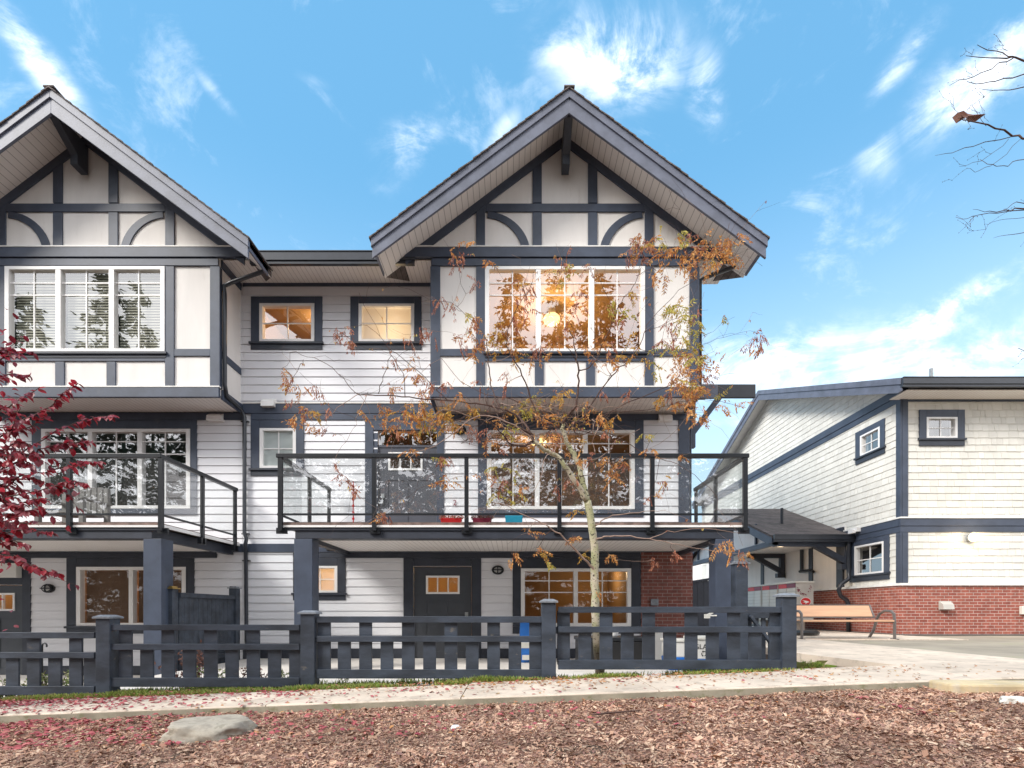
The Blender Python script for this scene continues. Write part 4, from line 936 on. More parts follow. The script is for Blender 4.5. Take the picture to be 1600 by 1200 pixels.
panel(fence, 175, 469, (976, 985), (1006, 1015.5), (1059, 1073), [(183+33.4*i, 203.5+33.4*i) for i in range(9)])
panel(fence, 495, 846.5, (963, 973), (993.7, 1003), (1046, 1060), [(495, 515)]+[(526.6+33.5*i, 546.6+33.5*i) for i in range(9)]+[(827, 846)])
panel(fence, 872, 1223, (948, 957.5), (979, 988.3), (1031, 1046), [(871+33.4*i, 891+33.4*i) for i in range(11)], 0)
# close boarded yard divider
pf = thing('board_fence', (-6.1, 10, H-1.4), 'close-boarded navy fence dividing the two yards beside the downspout', 'fence')
def bpost(parent, x, y, zt, zb, w=.17, cap='capgrey'):
    m = MB(); m.box(x, x+w, y, y+w, zb, zt); p = build('post', m, M['navy_fence'], parent, bevel=.006)
    c = MB(); c.box(x-.025, x+w+.025, y-.025, y+w+.025, zt+.001, zt+.022); c.box(x+.01, x+w-.01, y+.01, y+w-.01, zt+.023, zt+.05); build('post_cap', c, M[cap], p)
bpost(pf, X(254, 9.0), 9.0, Z(920, 9.0), H-1.5, cap='brass'); bpost(pf, X(357.5, 11.0), 11.0, Z(919.5, 11.0), H-1.5, .16)
m = MB(); xf = -5.98; y = 9.18
while y < 10.98:
    e = min(y+.142, 10.99); m.box(xf-.012, xf+.012, y+.003, e-.003, H-1.45, H+.25); y = e
bp = build('fence_boards', m, M['navy_fence'], pf)
m = MB(); m.box(xf-.045, xf+.045, 9.175, 10.995, H+.251, H+.335); build('rail', m, M['navy_fence'], bp, bevel=.004)
m = MB(); m.box(xf+.0125, xf+.05, 9.175, 10.995, H-.95, H-.86); build('rail', m, M['navy_fence'], bp)
# dark screen fence at the side passage
sf = thing('board_fence', (4.4, 12.6, H-1.0), 'tall dark boarded fence closing the side passage by the brick wall', 'fence')
m = MB(); x = u1+.1
while x < 5.6: m.box(x+.003, x+.137, 12.4, 12.425, H-1.1, H+.66+.12*(x-u1)); x += .14
fb = build('fence_boards', m, M['navy_dark'], sf); bpost(sf, u1+.06, 12.2, H+.88, H-1.1, .14)
m = MB(); m.prism([(u1+.25, H+.665), (5.6, H+.87), (5.6, H+.93), (u1+.25, H+.72)], 12.37, 12.45, 'y'); build('rail', m, M['navy_dark'], fb)
# side gate with its tall post
gt = thing('garden_gate', (3.5, 7.9, H-.9), 'navy side gate with a diagonal brace hanging from the tall capped post', 'gate')
GD = 7.9; gx_ = lambda p: X(p, GD); gzz_ = lambda p: Z(p, GD)
m = MB(); m.box(gx_(1150), gx_(1169), GD, GD+.19, H-1.1, gzz_(881)); tp = build('post', m, M['navy_fence'], gt, bevel=.006)
c = MB(); c.box(gx_(1147.5), gx_(1171.5), GD-.025, GD+.215, gzz_(881), gzz_(878.5)); c.box(gx_(1151), gx_(1168), GD, GD+.18, gzz_(878.4), gzz_(875.5)); build('post_cap', c, M['capgrey'], tp)
m = MB()
for k in range(6): a = 1171+k*11.0; m.box(gx_(a), gx_(a+6.5), GD+.06, GD+.085, gzz_(1040), gzz_(964))
gp = build('gate_pickets', m, M['navy_fence'], gt)
m = MB(); m.box(gx_(1169.5), gx_(1236), GD+.02, GD+.059, gzz_(966), gzz_(957)); m.box(gx_(1169.5), gx_(1236), GD+.02, GD+.059, gzz_(1040), gzz_(1031)); m.bar((gx_(1172), GD+.0, gzz_(962)), (gx_(1228), GD+.0, gzz_(1036)), .04, .075, (0, 1, 0)); build('gate_frame', m, M['navy_fence'], gt)
m = MB(); xh, zh = X(1103, 8.1), Z(962, 8.1); m.box(xh-.045, xh+.03, 8.0, 8.06, zh-.04, zh+.025); m.bar((xh, 8.03, zh+.01), (xh+.08, 8.03, zh+.05), .03); m.tube([(xh+.01, 8.06, zh), (xh+.01, 8.09, zh), (X(1108, 8.82), 8.822, Z(962, 8.82)), (X(1120, 8.82), 8.822, Z(962, 8.82))], .012); tag(build('hose_hook', m, M['mail_lt']), 'small white hook fixed on the right balcony column above the fence', 'hook')

# ================================================================== BENCH, MAILBOXES
bn = thing('park_bench', (7.35, 11.5, pz-.03), 'bench with orange boards and grey steel arm frames before the brick wall', 'bench')
bz = pz-.02
m = MB(); m.box(6.36, 8.36, 11.18, 11.20+.02, bz+.385, bz+.425); m.box(6.36, 8.36, 11.22, 11.62, bz+.40, bz+.425); build('seat', m, M['bench_wood'], bn, bevel=.006)
m = MB(); m.prism([(11.72, bz+.50), (11.86, bz+.765), (11.88, bz+.755), (11.74, bz+.49)], 6.38, 8.26, 'x'); bk = build('backrest', m, M['bench_wood'], bn)
m = MB()
for z_, y_ in ((bz+.48, 11.715), (bz+.765, 11.865)): m.box(6.34, 8.30, y_-.015, y_+.02, z_-.012, z_+.012)
for x_ in (6.345, 8.28): m.bar((x_, 11.715, bz+.48), (x_, 11.865, bz+.765), .035, .03)
build('back_frame', m, M['bench_metal'], bk)
for x_ in (6.34, 8.37):
    m = MB(); m.tube([(x_, 11.2, bz), (x_, 11.2, bz+.40), (x_, 11.22, bz+.56), (x_, 11.30, bz+.62), (x_, 11.50, bz+.63), (x_, 11.66, bz+.56), (x_, 11.76, bz+.42), (x_, 11.84, bz+.2), (x_, 12.0, bz)], .03, 8)
    m.bar((x_, 11.2, bz+.38), (x_, 11.75, bz+.38), .03); m.bar((x_, 11.10, bz+.01), (x_, 11.3, bz+.01), .05, .02); build('leg_frame', m, M['bench_metal'], bn, smooth=False)
def ellipse(cx, cz, rx_, rz_, n=28, a0=0, a1=2*math.pi): return [(cx+rx_*math.cos(a0+(a1-a0)*k/n), cz+rz_*math.sin(a0+(a1-a0)*k/n)) for k in range(n)]
def mailbox(y0, y1, label, first):
    zt, zb_ = H+.89, H-.30; xf_, xb_ = 8.60, 9.13
    t = thing('community_mailbox', (8.86, (y0+y1)/2, pz), label, 'mailbox', 'grey community mailboxes under the porch')
    m = MB(); m.box(xf_, xb_, y0, y1-.03, zb_, zt-.03); cb = build('cabinet', m, M['mail_grey'], t, bevel=.008)
    m = MB(); m.box(xf_-.04, xb_+.03, y0-.03, y1-.02, zt-.029, zt+.02); build('lid', m, M['mail_lt'], cb, bevel=.006)
    m = MB(); m.box(xf_+.12, xb_-.12, y0+.25, y1-.28, pz-.02, zb_-.001); build('pedestal', m, M['mail_grey'], t)
    for c in (0, 1):
        a = y0+.03+c*(y1-y0-.06)/2; e = a+(y1-y0-.09)/2
        m = MB(); m.box(xf_-.012, xf_-.001, a, e, zt-.17, zt-.04); build('header_strip', m, M['red' if c == 1 else 'dkred'], cb)
        for r in range(9):
            z1_ = zt-.185-r*.108; m = MB(); m.box(xf_-.014, xf_-.001, a+.01, e-.01, z1_-.096, z1_); m.tube([(xf_-.022, a+.05, z1_-.05), (xf_-.013, a+.05, z1_-.05)], .012, 8); build('mail_door', m, M['mail_lt'], cb)
    if first:
        m = MB(); cxx, czz = (xf_+xb_)/2+.02, Z(940, y0)
        m.prism(ellipse(cxx, czz, .165, .128), y0-.012, y0-.0085, 'y'); lg = build('emblem_ring', m, M['vinyl'], cb)
        m = MB(); m.prism(ellipse(cxx, czz, .150, .114), y0-.016, y0-.0125, 'y'); build('emblem', m, M['red'], lg)
        m = MB(); P = lambda *q: [(cxx+a, czz+b_) for a, b_ in q]
        m.prism(P((-.11, .045), (.06, .012), (.115, -.012), (.05, -.034), (-.02, -.075), (.0, -.035), (-.10, -.02), (-.03, -.004)), y0-.020, y0-.0165, 'y'); build('emblem_wing', m, M['vinyl'], lg)
        m = MB(); rr = random.Random(4)
        for k in range(46):
            a = rr.uniform(0, 1); px_ = xf_+.05+.42*a+rr.uniform(-.03, .03); pz_ = zt-.09-.30*abs(math.sin(a*2.6+.4))+rr.uniform(-.04, .04)
            if (px_-cxx)**2/.03+(pz_-czz)**2/.02 < 1 or not (xf_+.02 < px_ < xb_-.02): continue
            r_ = rr.uniform(.006, .020); m.prism(ellipse(px_, pz_, r_, r_*rr.uniform(.4, 1), 7), y0-.011, y0-.0085, 'y')
        build('blossom_print', m, M['dkred'], cb)
        m = MB()
        for k in range(7):
            if k == 3: continue
            a = cxx-.17+k*.045; m.box(a, a+.024, y0-.011, y0-.0085, czz-.20, czz-.165-(k % 2)*.008)
        build('small_print', m, M['dkred'], cb)
mailbox(15.5, 16.55, 'nearest grey community mailbox, its end panel bearing the round red wing emblem', True)
mailbox(16.57, 17.62, 'middle grey community mailbox between two others in the row', False)
mailbox(17.64, 18.7, 'farthest grey community mailbox at the far end of the row', False)
m = MB(); m.tube([(7.35, 13.05, pz+.01), (7.35, 13.05, pz+.07), (7.35, 13.05, pz+.12)], [.42, .43, .36], 22); tag(build('planter_tray', m, M['black']), 'low black round tray on the ground behind the bench', 'tray')

# ================================================================== THINGS IN THE YARD AND ON THE BALCONIES
def text_mesh(txt, size, x, y, z, mat, parent, name='lettering', depth=.002):
    cu = bpy.data.curves.new(name, 'FONT'); cu.body = txt; cu.size = size; cu.extrude = depth; cu.align_x = 'CENTER'
    ob = bpy.data.objects.new(name+'_src', cu); COL.objects.link(ob)
    dg = bpy.context.evaluated_depsgraph_get(); me = bpy.data.meshes.new_from_object(ob.evaluated_get(dg)); bpy.data.objects.remove(ob); me.name = name
    me.materials.clear(); me.materials.append(M[mat]); o = bpy.data.objects.new(name, me); COL.objects.link(o)
    o.rotation_euler = (R(90), 0, 0); o.location = Vector((x, y, z))-(wo_(parent) if parent else Vector()); o.parent = parent
    return o
def bin_(px0, px1, ytop, D, label, words, blue_frac=.42):
    x0, x1 = X(px0, D), X(px1, D); zb_ = H-1.05; zt = Z(ytop, D)
    t = thing('recycling_bin', ((x0+x1)/2, D, zb_), label, 'bin', 'grey and blue recycling bins')
    e = .03; zm = zb_+(zt-zb_)*blue_frac
    m = MB(); m.add([(x0+e, D+e, zb_), (x1-e, D+e, zb_), (x1-e, D+.42, zb_), (x0+e, D+.42, zb_), (x0, D, zm), (x1, D, zm), (x1, D+.45, zm), (x0, D+.45, zm)], [(0, 3, 2, 1), (4, 5, 6, 7), (0, 1, 5, 4), (1, 2, 6, 5), (2, 3, 7, 6), (3, 0, 4, 7)]); build('base', m, M['blue'], t, bevel=.02)
    m = MB(); m.box(x0+.012, x1-.012, D+.01, D+.44, zm+.001, zt-.05); bd = build('body', m, M['white_plastic'], t, bevel=.015)
    m = MB(); m.box(x0-.01, x1+.01, D-.012, D+.46, zt-.049, zt); build('lid', m, M['mail_lt'], t, bevel=.012)
    if words:
        cxx = (x0+x1)/2-.02; text_mesh(words, .115, cxx, D+.006, zt-.20, 'black', bd)
        m = MB(); cz_ = zt-.275; r_ = .045                                   # three chasing arrows
        for k in range(3):
            a = R(90+120*k)
            def pt(ang, rr_): return (cxx+rr_*math.cos(ang), cz_+rr_*math.sin(ang))
            b0 = a-R(48); b1 = a+R(22); b2 = a+R(52)
            m.prism([pt(b0, r_*.72), pt(a, r_*.72), pt(b1, r_*.72), pt(b1, r_*.55), pt(b2, r_*.85), pt(b1, r_*1.2), pt(b1, r_), pt(a, r_), pt(b0, r_)], D+.004, D+.0085, 'y')
        build('recycling_symbol', m, M['black'], bd)
bin_(1044, 1080, 999, 9.05, 'blue based recycling bin behind the fence, left of the lettered one', None)
bin_(1083, 1121, 995, 8.35, 'blue based recycling bin lettered GLASS behind the fence pickets', 'GLASS')
m = MB(); D_ = 9.2; m.box(X(905, D_), X(1012, D_), D_, D_+.6, H-1.05, Z(1002, D_)); sb = thing('storage_box', (X(958, D_), D_+.3, H-1.05), 'long black storage box on the patio behind the fence', 'storage box'); build('body', m, M['black'], sb, bevel=.02)
m = MB(); m.box(X(903, D_), X(1014, D_), D_-.02, D_+.62, Z(1001.5, D_), Z(996, D_)); build('lid', m, M['black_metal'], sb, bevel=.01)
m = MB(); xx = X(957, D_+.3); zz = Z(996, D_+.0)+.005; m.tube([(xx, D_+.3, zz), (xx, D_+.3, zz+.02), (xx, D_+.3, zz+.17), (xx, D_+.3, zz+.18)], [.09, .10, .13, .135], 18); tag(build('flower_pot', m, M['vinyl'], smooth=False), 'white flower pot standing on the black storage box', 'pot')
m = MB(); D_ = 10.4; x0, x1 = X(812, D_), X(842, D_); zb_, zt = H-1.05, Z(973, D_)
m.add([(x0+.02, D_+.05, zb_), (x1-.02, D_+.05, zb_), (x1-.02, D_+.22, zb_), (x0+.02, D_+.22, zb_), (x0-.01, D_, zb_+.3), (x1+.01, D_, zb_+.3), (x1+.01, D_+.26, zb_+.3), (x0-.01, D_+.26, zb_+.3), (x0+.01, D_+.1, zt), (x1-.01, D_+.1, zt), (x1-.01, D_+.14, zt), (x0+.01, D_+.14, zt)],
      [(0, 3, 2, 1), (0, 1, 5, 4), (1, 2, 6, 5), (2, 3, 7, 6), (3, 0, 4, 7), (4, 5, 9, 8), (5, 6, 10, 9), (6, 7, 11, 10), (7, 4, 8, 11), (8, 9, 10, 11)])
sbg = thing('soil_bag', ((x0+x1)/2, D_+.12, zb_), 'tall blue printed soil bag standing beside the ground floor window', 'bag'); sk = build('sack', m, M['blue'], sbg, bevel=.01)
m = MB(); m.box(x0+.03, x1-.06, D_-.012, D_+.02, zb_+.30, zb_+.42); m.box(x0+.05, x1-.03, D_-.010, D_+.01, zb_+.06, zb_+.16); build('printed_patch', m, M['mail_lt'], sk)
def flower_box(px0, px1, label, mat, flowers, h=.12):
    D_ = 9.02; x0, x1 = X(px0, D_), X(px1, D_); z0 = H+1.505+.022; t = thing('flower_box', ((x0+x1)/2, D_+.08, z0), label, 'planter', 'small planters along the balcony floor')
    m = MB(); e = .015; m.add([(x0+e, D_+e, z0), (x1-e, D_+e, z0), (x1-e, D_+.15, z0), (x0+e, D_+.15, z0), (x0, D_, z0+h), (x1, D_, z0+h), (x1, D_+.17, z0+h), (x0, D_+.17, z0+h)], [(0, 3, 2, 1), (4, 5, 6, 7), (0, 1, 5, 4), (1, 2, 6, 5), (2, 3, 7, 6), (3, 0, 4, 7)]); build('trough', m, M[mat], t, bevel=.008)
    if flowers:
        m = MB(); rr = random.Random(px0)
        for k in range(300):
            p = Vector((rr.uniform(x0-.02, x1+.02), rr.uniform(D_-.02, D_+.18), z0+h+rr.uniform(-.02, .05))); leaf(m, p, Vector((rr.gauss(0, 1), rr.gauss(0, 1), rr.gauss(.3, .6))), .03, .022, rr)
        build('flowers', m, M[flowers], t, recalc=False)
def leaf(m, p, d, L, w, rr, fold=.3):
    d = d.normalized() if d.length > 1e-6 else Vector((0, 0, -1)); s = d.cross(Vector((rr.gauss(0, 1), rr.gauss(0, 1), rr.gauss(0, 1))))
    s = s.normalized() if s.length > 1e-6 else d.orthogonal().normalized(); n = d.cross(s)
    a = p+d*L*.45+s*w/2+n*w*fold; c = p+d*L*.45-s*w/2+n*w*fold; t = p+d*L-n*L*.12
    m.add([p, a, t, c], [(0, 1, 2), (0, 2, 3)])
flower_box(688, 721, 'red trough of red and yellow flowers left of the railing post', 'red', 'leaf_r')
flower_box(738, 768, 'brownish red trough of wilted flowers right of the railing post', 'dkred', 'dryshrub')
flower_box(789, 817, 'turquoise plastic trough on the balcony under the big window', 'cyan', None, .16)
m = MB(); m.tube([q3(552, 818, 9.1), q3(552, 752, 9.1)], .010, 6)
for k in range(6): m.box(X(552, 9.1)-.02, X(552, 9.1)+.02, 9.09, 9.11, Z(812-k*10, 9.1), Z(809-k*10, 9.1))
tag(build('garden_stake', m, M['red']), 'thin red stake standing on the balcony near its left end', 'stake')
text_mesh('2', .17, wx(711), DW-.045, wz(790), 'dkred', hr, 'number')
# wooden chair on the left balcony
ch = thing('balcony_chair', (X(120, 10), 10.0, H+1.525), 'weathered grey slatted chair on the left balcony behind the red leaves', 'chair')
cz = H+1.525; cx0, cx1 = X(72, 10), X(146, 10)
for xx in (cx0, cx1-.08):
    m = MB(); m.box(xx, xx+.08, 9.75, 9.83, cz, cz+.62); build('leg', m, M['greywood'], ch)
    m = MB(); m.box(xx, xx+.08, 10.35, 10.43, cz, cz+.95); build('leg', m, M['greywood'], ch)
    m = MB(); m.box(xx-.02, xx+.10, 9.72, 10.45, cz+.621, cz+.65); build('armrest', m, M['greywood'], ch)
m = MB(); m.box(cx0+.08, cx1-.08, 9.76, 10.36, cz+.36, cz+.40); build('seat', m, M['greywood'], ch)
m = MB(); n_ = 6
for k in range(n_): a = cx0+.1+(cx1-cx0-.2)*k/n_; m.box(a, a+(cx1-cx0-.2)/n_-.025, 10.37, 10.40, cz+.42, cz+.98)
m.box(cx0+.02, cx1-.02, 10.401, 10.44, cz+.90, cz+.97); m.box(cx0+.02, cx1-.02, 10.401, 10.44, cz+.44, cz+.50); build('backrest', m, M['greywood'], ch)
# shepherd hooks in the left bed
for px, yt, lb in ((60, 990, 'taller thin black hooked garden rod behind the left fence panel'), (66, 1005, 'shorter thin black hooked garden rod behind the left fence panel')):
    m = MB(); D_ = 7.2; m.tube([q3(px, 1075, D_), q3(px, yt+6, D_), q3(px+1, yt+1, D_), q3(px+4, yt, D_), q3(px+7, yt+2, D_), q3(px+7, yt+6, D_)], .011, 6); tag(build('garden_hook', m, M['black_metal']), lb, 'garden hook')
# stones
def stone(name, x, y, z, rx_, ry_, rz_, mat, label, seed):
    m = MB(); n_, k_ = 48, 24; m.ball((0, 0, 0), 1, 1, 1, n_, k_); rr = seed
    vs = []
    for v in m.v:
        v = Vector(v); s = 1+.30*mnoise.noise(v*1.6+Vector((seed, 0, 0)))+.10*mnoise.noise(v*5)+.04*mnoise.noise(v*12); zz = max(-.6, min(v.z*s, .62+.06*mnoise.noise(v*3)))
        vs.append((x+v.x*s*rx_, y+v.y*s*ry_, z+zz*rz_))
    m.v = vs; return tag(build(name, m, M[mat], smooth=True), label, 'stone')
stone('boulder', X(331, 3.88), 3.86, sl_z(-2.3)-.045, .33, .27, .12, 'boulder', 'flat topped grey boulder bedded in the mulch at the lower left', 3.1)
stone('stone', X(712, 3.72), 3.72, sl_z(-.4)-.065, .035, .03, .03, 'vinyl', 'small white stone lying on the mulch in the middle', 8.3)
stone('stone', X(1585, 3.9), 3.9, sl_z(3.8)-.055, .11, .06, .05, 'mail_lt', 'pale flat stone on the mulch at the far right', 5.5)
m = MB(); xa_ = X(1474, 4.42); m.prism([(xa_, 4.36), (xa_+.03, 4.32), (xa_+2.4, 4.10), (xa_+2.4, 4.40), (xa_+.05, 4.62), (xa_, 4.58)], sl_z(4.3)-.14, sl_z(4.3)-.005, 'z'); tag(build('parking_kerb', m, M['yellowc'], bevel=.02), 'worn yellow concrete parking kerb at the right edge of the mulch', 'kerb block')
m = MB(); m.tube([q3(925, 1117, 3.9), q3(950, 1114, 3.92), q3(1000, 1110, 3.96)], [.006, .009, .004], 6); tag(build('fallen_stick', m, M['bark_d']), 'thin dark stick lying on the mulch under the young tree', 'stick')

# ================================================================== TREES
rng = random.Random(11)
class Tree:
    def __init__(s): s.main = MB(); s.twd = MB(); s.twp = MB(); s.sk = []; s.leaf = {k: MB() for k in 'roygd'}
    def limb(s, pts, mb=None, n=8, sub=3, jit=.012, pixels=True):
        P = [Vector(q3(a, c, D)) if pixels else Vector((a, c, D)) for a, c, D, r in pts]; Rr = [p[3] for p in pts]; Q = []; rr = []
        for i in range(len(P)-1):
            p0, p1, p2, p3 = P[max(i-1, 0)], P[i], P[i+1], P[min(i+2, len(P)-1)]
            for k in range(sub):
                t = k/sub; q = .5*((2*p1)+(p2-p0)*t+(2*p0-5*p1+4*p2-p3)*t*t+(-p0+3*p1-3*p2+p3)*t**3)
                if i or k: q = q+Vector((rng.gauss(0, jit), rng.gauss(0, jit), rng.gauss(0, jit)))*.6
                Q.append(q); rr.append(Rr[i]+(Rr[i+1]-Rr[i])*t)
        Q.append(P[-1]); rr.append(Rr[-1]); (mb or s.main).tube(Q, rr, n)
        s.sk += [(q, r) for q, r in zip(Q, rr)]; return Q
    def near(s, c, cen, bias=.35):
        best = None; bd = 1e9
        for q, r in s.sk:
            d = (q-c).length+bias*(q-cen).length*.5-(min(r, .02)*2)
            if d < bd: bd, best = d, (q, r)
        return best
    def twig(s, a, c, r0, r1=.0022, mb=None, jit=.05, n=5):
        d = c-a; L = d.length; k = max(3, int(L/.11)); side = Vector((rng.gauss(0, 1), rng.gauss(0, 1), rng.gauss(.2, .6))); side = (side-d.normalized()*side.dot(d.normalized())) if L > 1e-6 else side
        side = side.normalized()*L*rng.uniform(-.16, .16); pts = []; rr = []
        for i in range(k+1):
            t = i/k; p = a+d*t+side*math.sin(math.pi*t)
            if 0 < i < k: p = p+Vector((rng.gauss(0, jit), rng.gauss(0, jit), rng.gauss(0, jit)))*.25
            pts.append(p); rr.append(r0+(r1-r0)*t)
        (mb or s.twd).tube(pts, rr, n); s.sk += [(q, r_) for q, r_ in zip(pts[1:], rr[1:])]; return pts
    def cluster(s, c, size, key):
        m = s.leaf[key]; nr = max(3, int(size/.0225))
        for i in range(nr):
            base = c+Vector((rng.gauss(0, 1), rng.gauss(0, 1), rng.gauss(0, .9)))*size*.28
            d = Vector((rng.gauss(0, 1), rng.gauss(0, 1), rng.gauss(-.35 if key != 'r' else -1.0, .6))).normalized(); L = rng.uniform(.07, .15)
            pts = [base]; dd = d.copy()
            for k in range(4): dd = (dd+Vector((0, 0, -.14))).normalized(); pts.append(pts[-1]+dd*L/4)
            m.tube(pts, .0012, 3, cap=False)
            nl = int(L/.013); sd = dd.cross(Vector((rng.gauss(0, 1), rng.gauss(0, 1), rng.gauss(0, 1)))).normalized()
            for k in range(nl):
                t = (k+.6)/nl; p = pts[int(t*3.99)]+(pts[min(4, int(t*3.99)+1)]-pts[int(t*3.99)])*(t*3.99 % 1)
                ld = sd*(1 if k % 2 else -1)*rng.uniform(.6, 1)+dd*rng.uniform(.3, .9)+Vector((0, 0, -.35 if key != 'r' else -.9))
                if rng.random() < .85: leaf(m, p, ld, rng.uniform(.032, .058), rng.uniform(.014, .022) if key != 'r' else rng.uniform(.010, .016), rng, .35)
            leaf(m, pts[-1], dd, .04, .013, rng)
T = Tree(); TD = 6.05
T.limb([(941, 1068, 6.05, .066), (938, 1050, 6.05, .056), (932, 990, 6.05, .050), (930, 940, 6.05, .049), (929, 890, 6.05, .047), (929, 860, 6.05, .046), (925, 825, 6.05, .044), (918, 783, 6.05, .043)], n=14, sub=4, jit=.006)
T.limb([(918, 786, 6.05, .036), (912, 757, 6.07, .032), (906, 735, 6.08, .031), (899, 715, 6.1, .029), (889, 697, 6.1, .027), (879, 677, 6.1, .024), (880, 660, 6.08, .018)], n=10)
T.limb([(880, 662, 6.08, .018), (890, 645, 6.05, .014), (899, 634, 6.0, .013), (904, 605, 6.0, .011), (904, 578, 6.0, .010), (900, 557, 6.0, .008), (897, 535, 6.0, .005), (890, 515, 5.95, .004)], T.twd, n=8)
T.limb([(916, 782, 6.03, .034), (903, 757, 5.98, .030), (886, 734, 5.93, .027), (869, 712, 5.9, .025), (850, 702, 5.85, .023), (834, 690, 5.8, .020)], n=10)
T.limb([(834, 690, 5.8, .019), (829, 678, 5.78, .015), (812, 669, 5.75, .012), (790, 660, 5.7, .010)], T.twd, n=8)
def L_(pts, mb=None, n=8): return T.limb(pts, mb or (T.twd if pts[0][3] < .0165 and mb is None else None), n)
w = .009
L_([(832, 690, 5.8, .016), (815, 696, 5.75, .013), (800, 694, 5.7, .010), (785, 680, 5.65, .008), (772, 664, 5.6, .006), (760, 655, 5.6, .005)])
L_([(829, 680, 5.8, .015), (815, 655, 5.9, .012), (790, 640, 5.95, .010), (745, 631, 6.0, .009), (715, 628, 6.0, .008), (678, 625, 6.0, .0075), (640, 620, 6.0, .007), (600, 617, 6.0, .0065), (561, 615, 6.0, .0055), (549, 608, 6.0, .004), (535, 590, 6.0, .0035), (511, 569, 6.0, .003), (480, 556, 6.0, .0025), (453, 551, 6.0, .002)], n=7)
L_([(561, 615, 6.0, .004), (535, 632, 6.0, .0035), (515, 650, 6.0, .0025), (509, 665, 6.0, .002)], T.twp, 5); L_([(573, 617, 6.0, .004), (561, 645, 6.0, .003), (552, 670, 6.0, .0025), (540, 690, 6.0, .0022), (526, 712, 6.0, .002), (525, 725, 6, .0015)], T.twp, 5)
L_([(591, 615, 6.0, .005), (597, 595, 6.0, .004), (605, 572, 6.0, .0035), (610, 548, 6.0, .003), (608, 530, 6.0, .002)], n=6); L_([(633, 621, 6.0, .005), (630, 584, 6.0, .004), (614, 560, 6.0, .0035), (600, 535, 6.0, .003), (582, 514, 6.0, .0025), (561, 506, 6.0, .002)], n=6)
L_([(700, 627, 6.0, .006), (672, 598, 6.0, .0045), (645, 572, 6.0, .004), (620, 552, 6.0, .003), (600, 540, 5.9, .002)], n=6); L_([(453, 600, 6.0, .002), (470, 570, 6.0, .003), (474, 562, 6, .003)], T.twd, 5)
L_([(786, 642, 5.95, .009), (768, 610, 6.1, .0075), (765, 584, 6.2, .007), (762, 558, 6.2, .006), (760, 530, 6.2, .005), (748, 510, 6.25, .004), (730, 495, 6.3, .003), (706, 473, 6.3, .0025), (686, 470, 6.3, .002)], n=7)
L_([(842, 668, 5.9, .012), (838, 645, 5.95, .010), (825, 610, 5.9, .0085), (812, 578, 5.85, .0075), (798, 556, 5.8, .006), (792, 530, 5.8, .005), (800, 500, 5.8, .004), (815, 470, 5.8, .003), (830, 445, 5.8, .0025), (838, 420, 5.8, .002)], n=7)
L_([(904, 578, 6.0, .007), (918, 575, 5.9, .0065), (930, 565, 5.85, .006), (947, 525, 5.8, .005), (963, 488, 5.75, .0045), (975, 465, 5.7, .004), (992, 440, 5.7, .0035), (1000, 420, 5.7, .003), (1002, 395, 5.7, .0025), (992, 372, 5.7, .002)], n=6)
L_([(890, 668, 6.1, .012), (912, 650, 6.2, .010), (931, 622, 6.25, .009), (955, 589, 6.3, .0075), (975, 570, 6.3, .0065), (993, 550, 6.3, .006), (1007, 520, 6.3, .005), (1014, 504, 6.3, .004), (1036, 480, 6.3, .0035), (1062, 454, 6.3, .003), (1098, 428, 6.3, .0025), (1130, 408, 6.3, .002)], n=6)
L_([(994, 431, 5.7, .003), (1015, 420, 5.8, .003), (1038, 411, 5.9, .003), (1069, 398, 6.0, .0025), (1116, 388, 6.1, .002), (1160, 382, 6.2, .0016)], n=5); L_([(1007, 519, 6.3, .003), (1040, 505, 6.4, .0028), (1070, 492, 6.5, .0024), (1096, 470, 6.5, .002)], n=5)
L_([(996, 545, 6.3, .003), (1040, 552, 6.5, .0028), (1097, 539, 6.6, .0024), (1130, 527, 6.6, .0018), (1166, 518, 6.6, .0014), (1182, 520, 6.6, .001)], n=5)
L_([(905, 665, 6.1, .009), (950, 645, 6.3, .007), (1000, 622, 6.5, .0055), (1050, 600, 6.6, .0045), (1085, 580, 6.7, .003)], n=6); L_([(955, 642, 6.3, .005), (1010, 640, 6.3, .004), (1060, 628, 6.4, .003), (1110, 625, 6.4, .002), (1150, 634, 6.4, .0012)], n=5)
L_([(930, 822, 6.05, .010), (940, 815, 5.95, .008), (956, 806, 5.85, .006), (985, 802, 5.8, .005), (1020, 798, 5.8, .003), (1040, 797, 5.8, .002)], T.twp, 6)
L_([(931, 842, 6.05, .011), (945, 838, 5.9, .009), (960, 838, 5.85, .008), (996, 839, 5.8, .006), (1025, 845, 5.75, .005), (1060, 851, 5.7, .004), (1092, 858, 5.7, .0035), (1130, 862, 5.7, .0025), (1165, 868, 5.7, .002)], T.twp, 6)
L_([(1014, 842, 5.8, .005), (1035, 835, 5.75, .004), (1065, 828, 5.7, .0035), (1117, 827, 5.7, .003), (1157, 833, 5.7, .002)], T.twp, 6)
L_([(929, 895, 6.05, .017), (922, 884, 6.0, .014), (904, 865, 5.9, .012), (881, 841, 5.8, .009), (862, 827, 5.75, .007), (846, 817, 5.7, .0055), (815, 803, 5.7, .004), (795, 792, 5.7, .003), (770, 785, 5.7, .002)], T.twp, 7)
L_([(1000, 706, 6.2, .004), (1030, 716, 6.1, .0038), (1059, 726, 6.0, .0034), (1085, 743, 5.95, .003), (1117, 772, 5.9, .0026), (1121, 790, 5.9, .0022), (1114, 802, 5.9, .0015), (1115, 818, 5.9, .001)], n=5); L_([(905, 680, 6.1, .006), (940, 672, 6.2, .005), (975, 690, 6.25, .0045), (1003, 708, 6.2, .004)], n=5)
